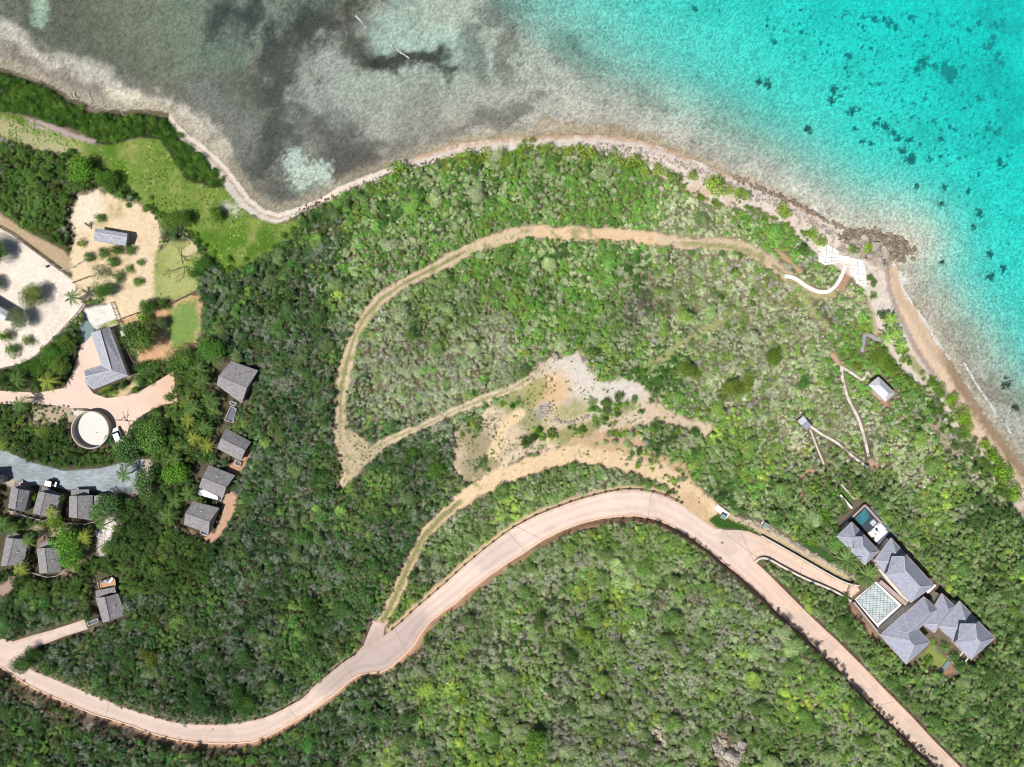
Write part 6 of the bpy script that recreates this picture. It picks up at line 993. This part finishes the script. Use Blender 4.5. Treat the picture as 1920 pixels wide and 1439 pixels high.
# lime green clumps standing out of the pale scrub
for x, y, r, c in ((1285, 690, 26, (112, 138, 46)), (1300, 700, 20, (124, 148, 44)), (1262, 700, 18, (104, 132, 46)), (1370, 730, 26, (118, 142, 44)), (1395, 725, 22, (130, 154, 44)), (1350, 742, 18, (112, 134, 46)), (1175, 672, 14, (112, 144, 46)), (1150, 678, 14, (104, 138, 44)), (1120, 700, 14, (110, 144, 44)), (1112, 660, 20, (86, 122, 48)), (1230, 800, 20, (92, 130, 48)), (1265, 805, 18, (120, 150, 46)), (1300, 812, 18, (96, 132, 54)), (1340, 905, 20, (96, 140, 48)), (1365, 790, 18, (88, 126, 44)), (1160, 745, 16, (94, 126, 52)), (1135, 755, 16, (106, 136, 54)), (1185, 748, 14, (112, 148, 52)), (1140, 775, 16, (112, 130, 72)), (1220, 752, 9, (96, 140, 44)), (985, 830, 20, (78, 112, 42)), (1000, 820, 14, (70, 98, 44)), (1035, 812, 17, (112, 136, 60)), (820, 880, 22, (98, 138, 48)), (772, 855, 22, (84, 122, 44)), (842, 880, 14, (70, 104, 44)), (1098, 1185, 24, (132, 160, 46)), (1000, 1380, 34, (108, 152, 50)), (870, 1310, 20, (138, 166, 44)), (1265, 1222, 14, (140, 162, 44)), (1170, 1180, 18, (134, 160, 50)), (1375, 1170, 16, (100, 142, 50)), (590, 1130, 24, (70, 112, 42)), (580, 1125, 14, (84, 126, 44)), (455, 1300, 28, (66, 106, 44)), (290, 1225, 26, (112, 124, 40)), (470, 1320, 24, (78, 118, 44)), (220, 1290, 22, (70, 112, 50)), (165, 1385, 18, (76, 120, 50)), (1445, 670, 22, (106, 136, 42)), (1350, 560, 12, (104, 132, 50)), (1380, 572, 12, (108, 136, 52)), (1340, 575, 12, (102, 130, 50)), (1410, 570, 9, (96, 124, 52)), (1375, 510, 14, (96, 128, 54)), (1350, 478, 13, (108, 136, 56)), (1385, 480, 12, (106, 132, 54)), (1500, 470, 20, (84, 120, 46)), (1600, 660, 18, (108, 138, 44)), (1640, 670, 22, (118, 148, 44)), (1660, 690, 22, (112, 142, 42)), (1580, 665, 14, (112, 146, 50)), (1610, 690, 20, (116, 140, 42)), (1700, 715, 20, (100, 132, 50)), (1715, 728, 16, (104, 136, 48))):
    zz_ = np.array(lin(c))*.66; zz_ = zz_*.85+.15*zz_.mean(); r *= .85; solo_tree(x, y, r*.9, random.choice([7, 8, 9]) if r > 17 else random.choice([0, 1, 12]), zz_, place_label(x, y, cname(zz_), 'bushy clump'), 'shrub', 'shrub', 'bushy clumps standing out of the scrub')
# ------------------------------------------------------------------ palms
def frond_crown(n, L_, seed, nleaf=16, droop=.5, wid=.16, rise=.6, col=1.0, leaflen=.42):
    rr = random.Random(seed); v = []; f = []; lv = []
    for i in range(n):
        a = 6.283*i/n*1.0+rr.uniform(-.2, .2)+(i % 3)*.7; e = rr.uniform(.1, rise); l = L_*rr.uniform(.8, 1.1); dx = Vector((math.cos(a), math.sin(a), 0)); sd = Vector((-math.sin(a), math.cos(a), 0)); sh = rr.uniform(.55, 1.5)
        pts = []
        for k in range(nleaf+1):
            t_ = k/nleaf; pts.append(dx*(l*t_*math.cos(e*.5))+Vector((0, 0, l*(e*t_-droop*t_*t_))))
        for k in range(1, nleaf+1):
            t_ = k/nleaf; w = leaflen*l*.5*math.sin(math.pi*min(1, .12+t_*.86))+.02
            for s_ in (-1, 1):
                p = pts[k]; q = p+sd*s_*w+dx*w*.7-Vector((0, 0, w*.35)); o = dx*(l/nleaf*wid*2.2); b = len(v); v += [tuple(p-o), tuple(p+o), tuple(q)]; f.append((b, b+1, b+2)); lv += [sh*rr.uniform(.8, 1.2)]*3
        for k in range(nleaf):
            p, q = pts[k], pts[k+1]; b = len(v); o = sd*.035; v += [tuple(p-o), tuple(p+o), tuple(q+o*.7), tuple(q-o*.7)]; f.append((b, b+1, b+2, b+3)); lv += [1.3]*4
    me = bpy.data.meshes.new('fronds'); me.from_pydata(v, [], f); at = me.color_attributes.new('lv', 'FLOAT_COLOR', 'POINT'); ar = np.ones((len(v), 4), np.float32); ar[:, :3] = np.array(lv)[:, None]; at.data.foreach_set('color', ar.ravel()); me.materials.append(M['leaf']); return me
COCO = [frond_crown(23, 2.6, s, 20, .7, leaflen=.34) for s in range(3)]; DATE = frond_crown(64, 3.7, 9, 20, .42, .2, .95, leaflen=.22)
ptrunk = MB().tube([(0, 0, -.2), (.05, 0, .3), (.08, 0, .7), (.0, 0, 1)], [.05, .035, .03, .03], 8).mesh('trunk', M['bark'])
def palm(px, py, label, hgt_=5.0, s=1.0, c=(112, 142, 52), crown=None, name='palm_tree', group='coconut palms', tr=1.0):
    g0 = G(px, py); k = P(px, py, g0.z+hgt_); base = Vector((k.x, k.y, float(hgt(k.x, k.y)))); root = thing(name, tuple(base), label, 'palm', group)
    t_ = bpy.data.objects.new('trunk', ptrunk); COL.objects.link(t_); t_.parent = root; t_.scale = (4*tr, 4*tr, hgt_); cr = bpy.data.objects.new('fronds', crown or random.choice(COCO)); COL.objects.link(cr); cr.parent = root; cr.location = (0, 0, hgt_); cr.scale = (s, s, s); cr.rotation_euler = (0, 0, random.uniform(0, 6.28)); cr['tint'] = [float(v*LEAFK) for v in lin(c)]
for x, y, lb, s in ((135, 558, 'palm with long shadow at the right edge of the white sand', .95), (32, 710, 'leftmost palm above the driveway', 1.1), (90, 715, 'big yellow-green palm above the driveway', 1.25), (37, 757, 'palm below the driveway at left', 1.05), (232, 890, 'palm at the right end of the blue-grey lane', 1.05), (391, 748, 'palm left below the topmost cottage', 1.1), (363, 765, 'palm second left of the topmost cottage', 1.0), (352, 788, 'yellowish palm above the trio by the second cottage', .95), (385, 802, 'palm left of the second cottage, upper', .9), (363, 822, 'yellow palm left of the second cottage, lower left', .9), (388, 836, 'yellow palm left of the second cottage, lower right', .95), (327, 862, 'thin dark palm above the bright round tree', .95), (400, 672, 'palm touching the topmost cottage roof', 1.1), (380, 715, 'palm left of the topmost cottage', 1.05), (370, 690, 'palm between the driveway end and the topmost cottage', .95), (355, 925, 'palm left of the third cottage awning', 1.1), (328, 938, 'palm left of the lowest column cottage, upper', 1.0), (317, 968, 'dark palm left of the lowest column cottage', 1.15), (52, 1015, 'palm between the two lower cottages', .95), (37, 1067, 'yellow palm below the left lower cottage', .9), (95, 960, 'yellowish palm on the middle row cottage roof edge', .8), (175, 966, 'palm at the lower corner of the right row cottage', .8), (157, 1007, 'yellow palm right of the tall bright tree', .9), (22, 995, 'palm below the left row cottage', .85), (8, 985, 'palm at the left edge below the row', .9), (190, 985, 'leaning palm beside the loose white stones', .75)):
    palm(x, y, lb, 4.2, s, (108, 118, 54) if 'yellow' in lb else (72, 94, 50))
for x, y, lb in ((1671, 601, 'topmost palm on the cove beach'), (1680, 626, 'middle palm on the cove beach'), (1688, 648, 'lowest palm on the cove beach'), (1662, 632, 'small yellow palm left of the cove beach palms')): palm(x, y, lb, 3.6, .95, (116, 148, 66))
for x, y, lb, s in ((1586, 1050, 'left and larger of two big feathery palms by the tiled court', 1.08), (1623, 1079, 'right of two big feathery palms by the tiled court', 1.0)): palm(x, y, lb, 3.0, s, (88, 108, 62), DATE, 'date_palm', 'large feathery palms', 2.2)
# driftwood and bare trees
def snag(px, py, s, label, name='driftwood', cat='driftwood', m='deadwood', group=None, seed=0, h=.5):
    rr = random.Random(seed+int(px)); g = G(px, py); mb = MB()
    def br(p, d, L_, r, dep):
        e = p+d*L_; mb.tube([p, (p+e)/2+Vector((rr.uniform(-.06, .06), rr.uniform(-.06, .06), rr.uniform(0, .05)))*L_, e], [r, r*.75, r*.5], 5)
        if dep:
            for k in range(3): a = rr.uniform(-.8, .8); d2 = (Matrix.Rotation(a, 3, 'Z') @ d+Vector((0, 0, rr.uniform(-.1, .4*h)))).normalized(); br(p.lerp(e, rr.uniform(.4, 1)), d2, L_*rr.uniform(.5, .8), r*.55, dep-1)
    for k in range(3): a = rr.uniform(0, 6.28); br(g+Vector((0, 0, .2)), Vector((math.cos(a), math.sin(a), .25*h)).normalized(), s*rr.uniform(.7, 1.1), .1, 3)
    return tag(mb.build(name, M[m]), label, cat, group)
for i, (x, y, lb) in enumerate(((148, 187, 'white driftwood branches left of the rest at the hedge edge'), (171, 183, 'forked white driftwood standing up above the hedge'), (195, 200, 'driftwood pile in the middle of the hedge edge'), (212, 204, 'white driftwood pile, longest branches'), (228, 209, 'white driftwood pile, rightmost'), (262, 204, 'small dark snag on the pale shallows'), (6, 178, 'dark snag at the far left shallows'))): snag(x, y, 1.5, lb, seed=i, h=.3)
snag(172, 430, 1.5, 'small bare brown tree left of the horse shed', 'bare_tree', 'bare tree', 'bark', seed=20, h=2); snag(340, 480, 2.6, 'bare twiggy tree on the dry lawn, upper', 'bare_tree', 'bare tree', 'bark', seed=21, h=2); snag(347, 500, 2.8, 'bare twiggy tree on the dry lawn, lower', 'bare_tree', 'bare tree', 'bark', seed=22, h=2); snag(239, 790, 1.6, 'bare leaning branch over the driveway beside the huge dark tree', 'bare_tree', 'bare tree', 'bark', seed=23, h=2)
# ------------------------------------------------------------------ the countless rest: scrub, hedge, tufts, as instances
def stuff(name, its, label, zoff=0.0):
    n = len(its); me = bpy.data.meshes.new(name); me.vertices.add(n); co = np.array([(i[3], i[4], i[5]-.05+zoff) for i in its], np.float32); me.vertices.foreach_set('co', co.ravel())
    rr = np.random.default_rng(n); R_ = np.array([i[2]*S for i in its]); sc = np.stack([R_, R_*rr.uniform(.85, 1.1, n), R_*rr.uniform(.7, 1.15, n)*np.array([.9 if i[8] in ('pale', 'grey') else 1 for i in its])], 1)
    rot = np.stack([rr.normal(0, .08, n), rr.normal(0, .08, n), rr.uniform(0, 6.283, n)], 1)
    for nm, tp, dat, key in (('scl', 'FLOAT_VECTOR', sc, 'vector'), ('rot', 'FLOAT_VECTOR', rot, 'vector'), ('kind_i', 'INT', np.array([i[6] for i in its], np.int32), 'value')):
        a = me.attributes.new(nm, tp, 'POINT'); a.data.foreach_set(key, np.asarray(dat, np.int32 if tp == 'INT' else np.float32).ravel())
    ti = np.ones((n, 4), np.float32); ti[:, :3] = np.clip(np.array([i[7] for i in its])*LEAFK, .01, .8); a = me.attributes.new('tint', 'FLOAT_COLOR', 'POINT'); a.data.foreach_set('color', ti.ravel()); me.update()
    o = link(name, me); mod = o.modifiers.new('scatter', 'NODES'); mod.node_group = NG; tag(o, label, kind='stuff'); return o
pc = bpy.data.collections.new('plant_prototypes')
for i, me in enumerate(PRO): pc.objects.link(bpy.data.objects.new('proto_%02d' % i, me))
NG = bpy.data.node_groups.new('scatter', 'GeometryNodeTree'); NG.interface.new_socket('Geometry', in_out='INPUT', socket_type='NodeSocketGeometry'); NG.interface.new_socket('Geometry', in_out='OUTPUT', socket_type='NodeSocketGeometry')
gi = NG.nodes.new('NodeGroupInput'); go = NG.nodes.new('NodeGroupOutput'); ip = NG.nodes.new('GeometryNodeInstanceOnPoints'); ci = NG.nodes.new('GeometryNodeCollectionInfo'); ci.inputs['Collection'].default_value = pc; ci.inputs['Separate Children'].default_value = True; ci.inputs['Reset Children'].default_value = True; ip.inputs['Pick Instance'].default_value = True
def na(nm, tp): n = NG.nodes.new('GeometryNodeInputNamedAttribute'); n.data_type = tp; n.inputs[0].default_value = nm; return [o for o in n.outputs if o.enabled and o.name == 'Attribute'][0]
NG.links.new(gi.outputs[0], ip.inputs['Points']); NG.links.new(ci.outputs[0], ip.inputs['Instance']); NG.links.new(na('kind_i', 'INT'), ip.inputs['Instance Index']); NG.links.new(na('scl', 'FLOAT_VECTOR'), ip.inputs['Scale'])
NG.links.new(na('rot', 'FLOAT_VECTOR'), ip.inputs['Rotation']); NG.links.new(ip.outputs[0], go.inputs[0])
stuff('scrub', rest, 'dense low scrub covering the hillside between the tracks, mixed greens')
stuff('hedge', hedge_items, 'deep green sea hedge thicket along the upper left shore')
tufts = fillpoly(FIELD, 4.2, 1.8, 3.6, [11], 'tuft', 31, inset_=1, holes=[HEDGE_A]); tufts += fillpoly(POND_LAWN, 4.5, 2.5, 4, [11], 'lawn', 32, inset_=1)
stuff('grass', tufts, 'long bright grass of the field beside the hedge')
PAL['sp'] = [((112, 124, 78), 2), ((98, 124, 60), 2), ((140, 138, 104), 1.5), ((86, 112, 50), 1)]
sp = []
for poly, st, sd_i in ((CLEAR, 5.5, 41), (SLOPE, 4.5, 42), (LAWN1, 14, 43), ([(640, 800), (700, 835), (745, 815), (700, 860), (655, 905), (640, 880)], 5, 44), ([(850, 790), (930, 770), (960, 800), (935, 850), (860, 890)], 5, 45)): sp += fillpoly(poly, st, 1.2, 3.4, [11, 4, 5, 10], 'sp', sd_i)
for pl in (T1, T2, T3[10:], T5, T6):
    p = resample([Vector(q) for q in pl], 5, False)
    for q in p:
        for _ in range(2):
            x = q.x+random.gauss(0, 4 if pl is not T5 else 8); y = q.y+random.gauss(0, 3 if pl is not T5 else 8)
            if pl is T1 and 990 < x < 1260: continue
            g = G(x, y); sp.append([x, y, random.uniform(1.2, 2.8), g.x, g.y, g.z, 11, np.array(lin(random.choice([(112, 134, 66), (140, 146, 92), (98, 122, 60)]))), 'sp', 0])
stuff('weeds', sp, 'small weeds and grass tufts scattered over the dirt tracks and clearing')
print('N things', sum(1 for o in SC.objects if o.parent is None), 'scrub', len(rest), 'solo', len(solo), 'hedge', len(hedge_items), 'tufts', len(tufts), 'rmin solo', solo[-1][2])
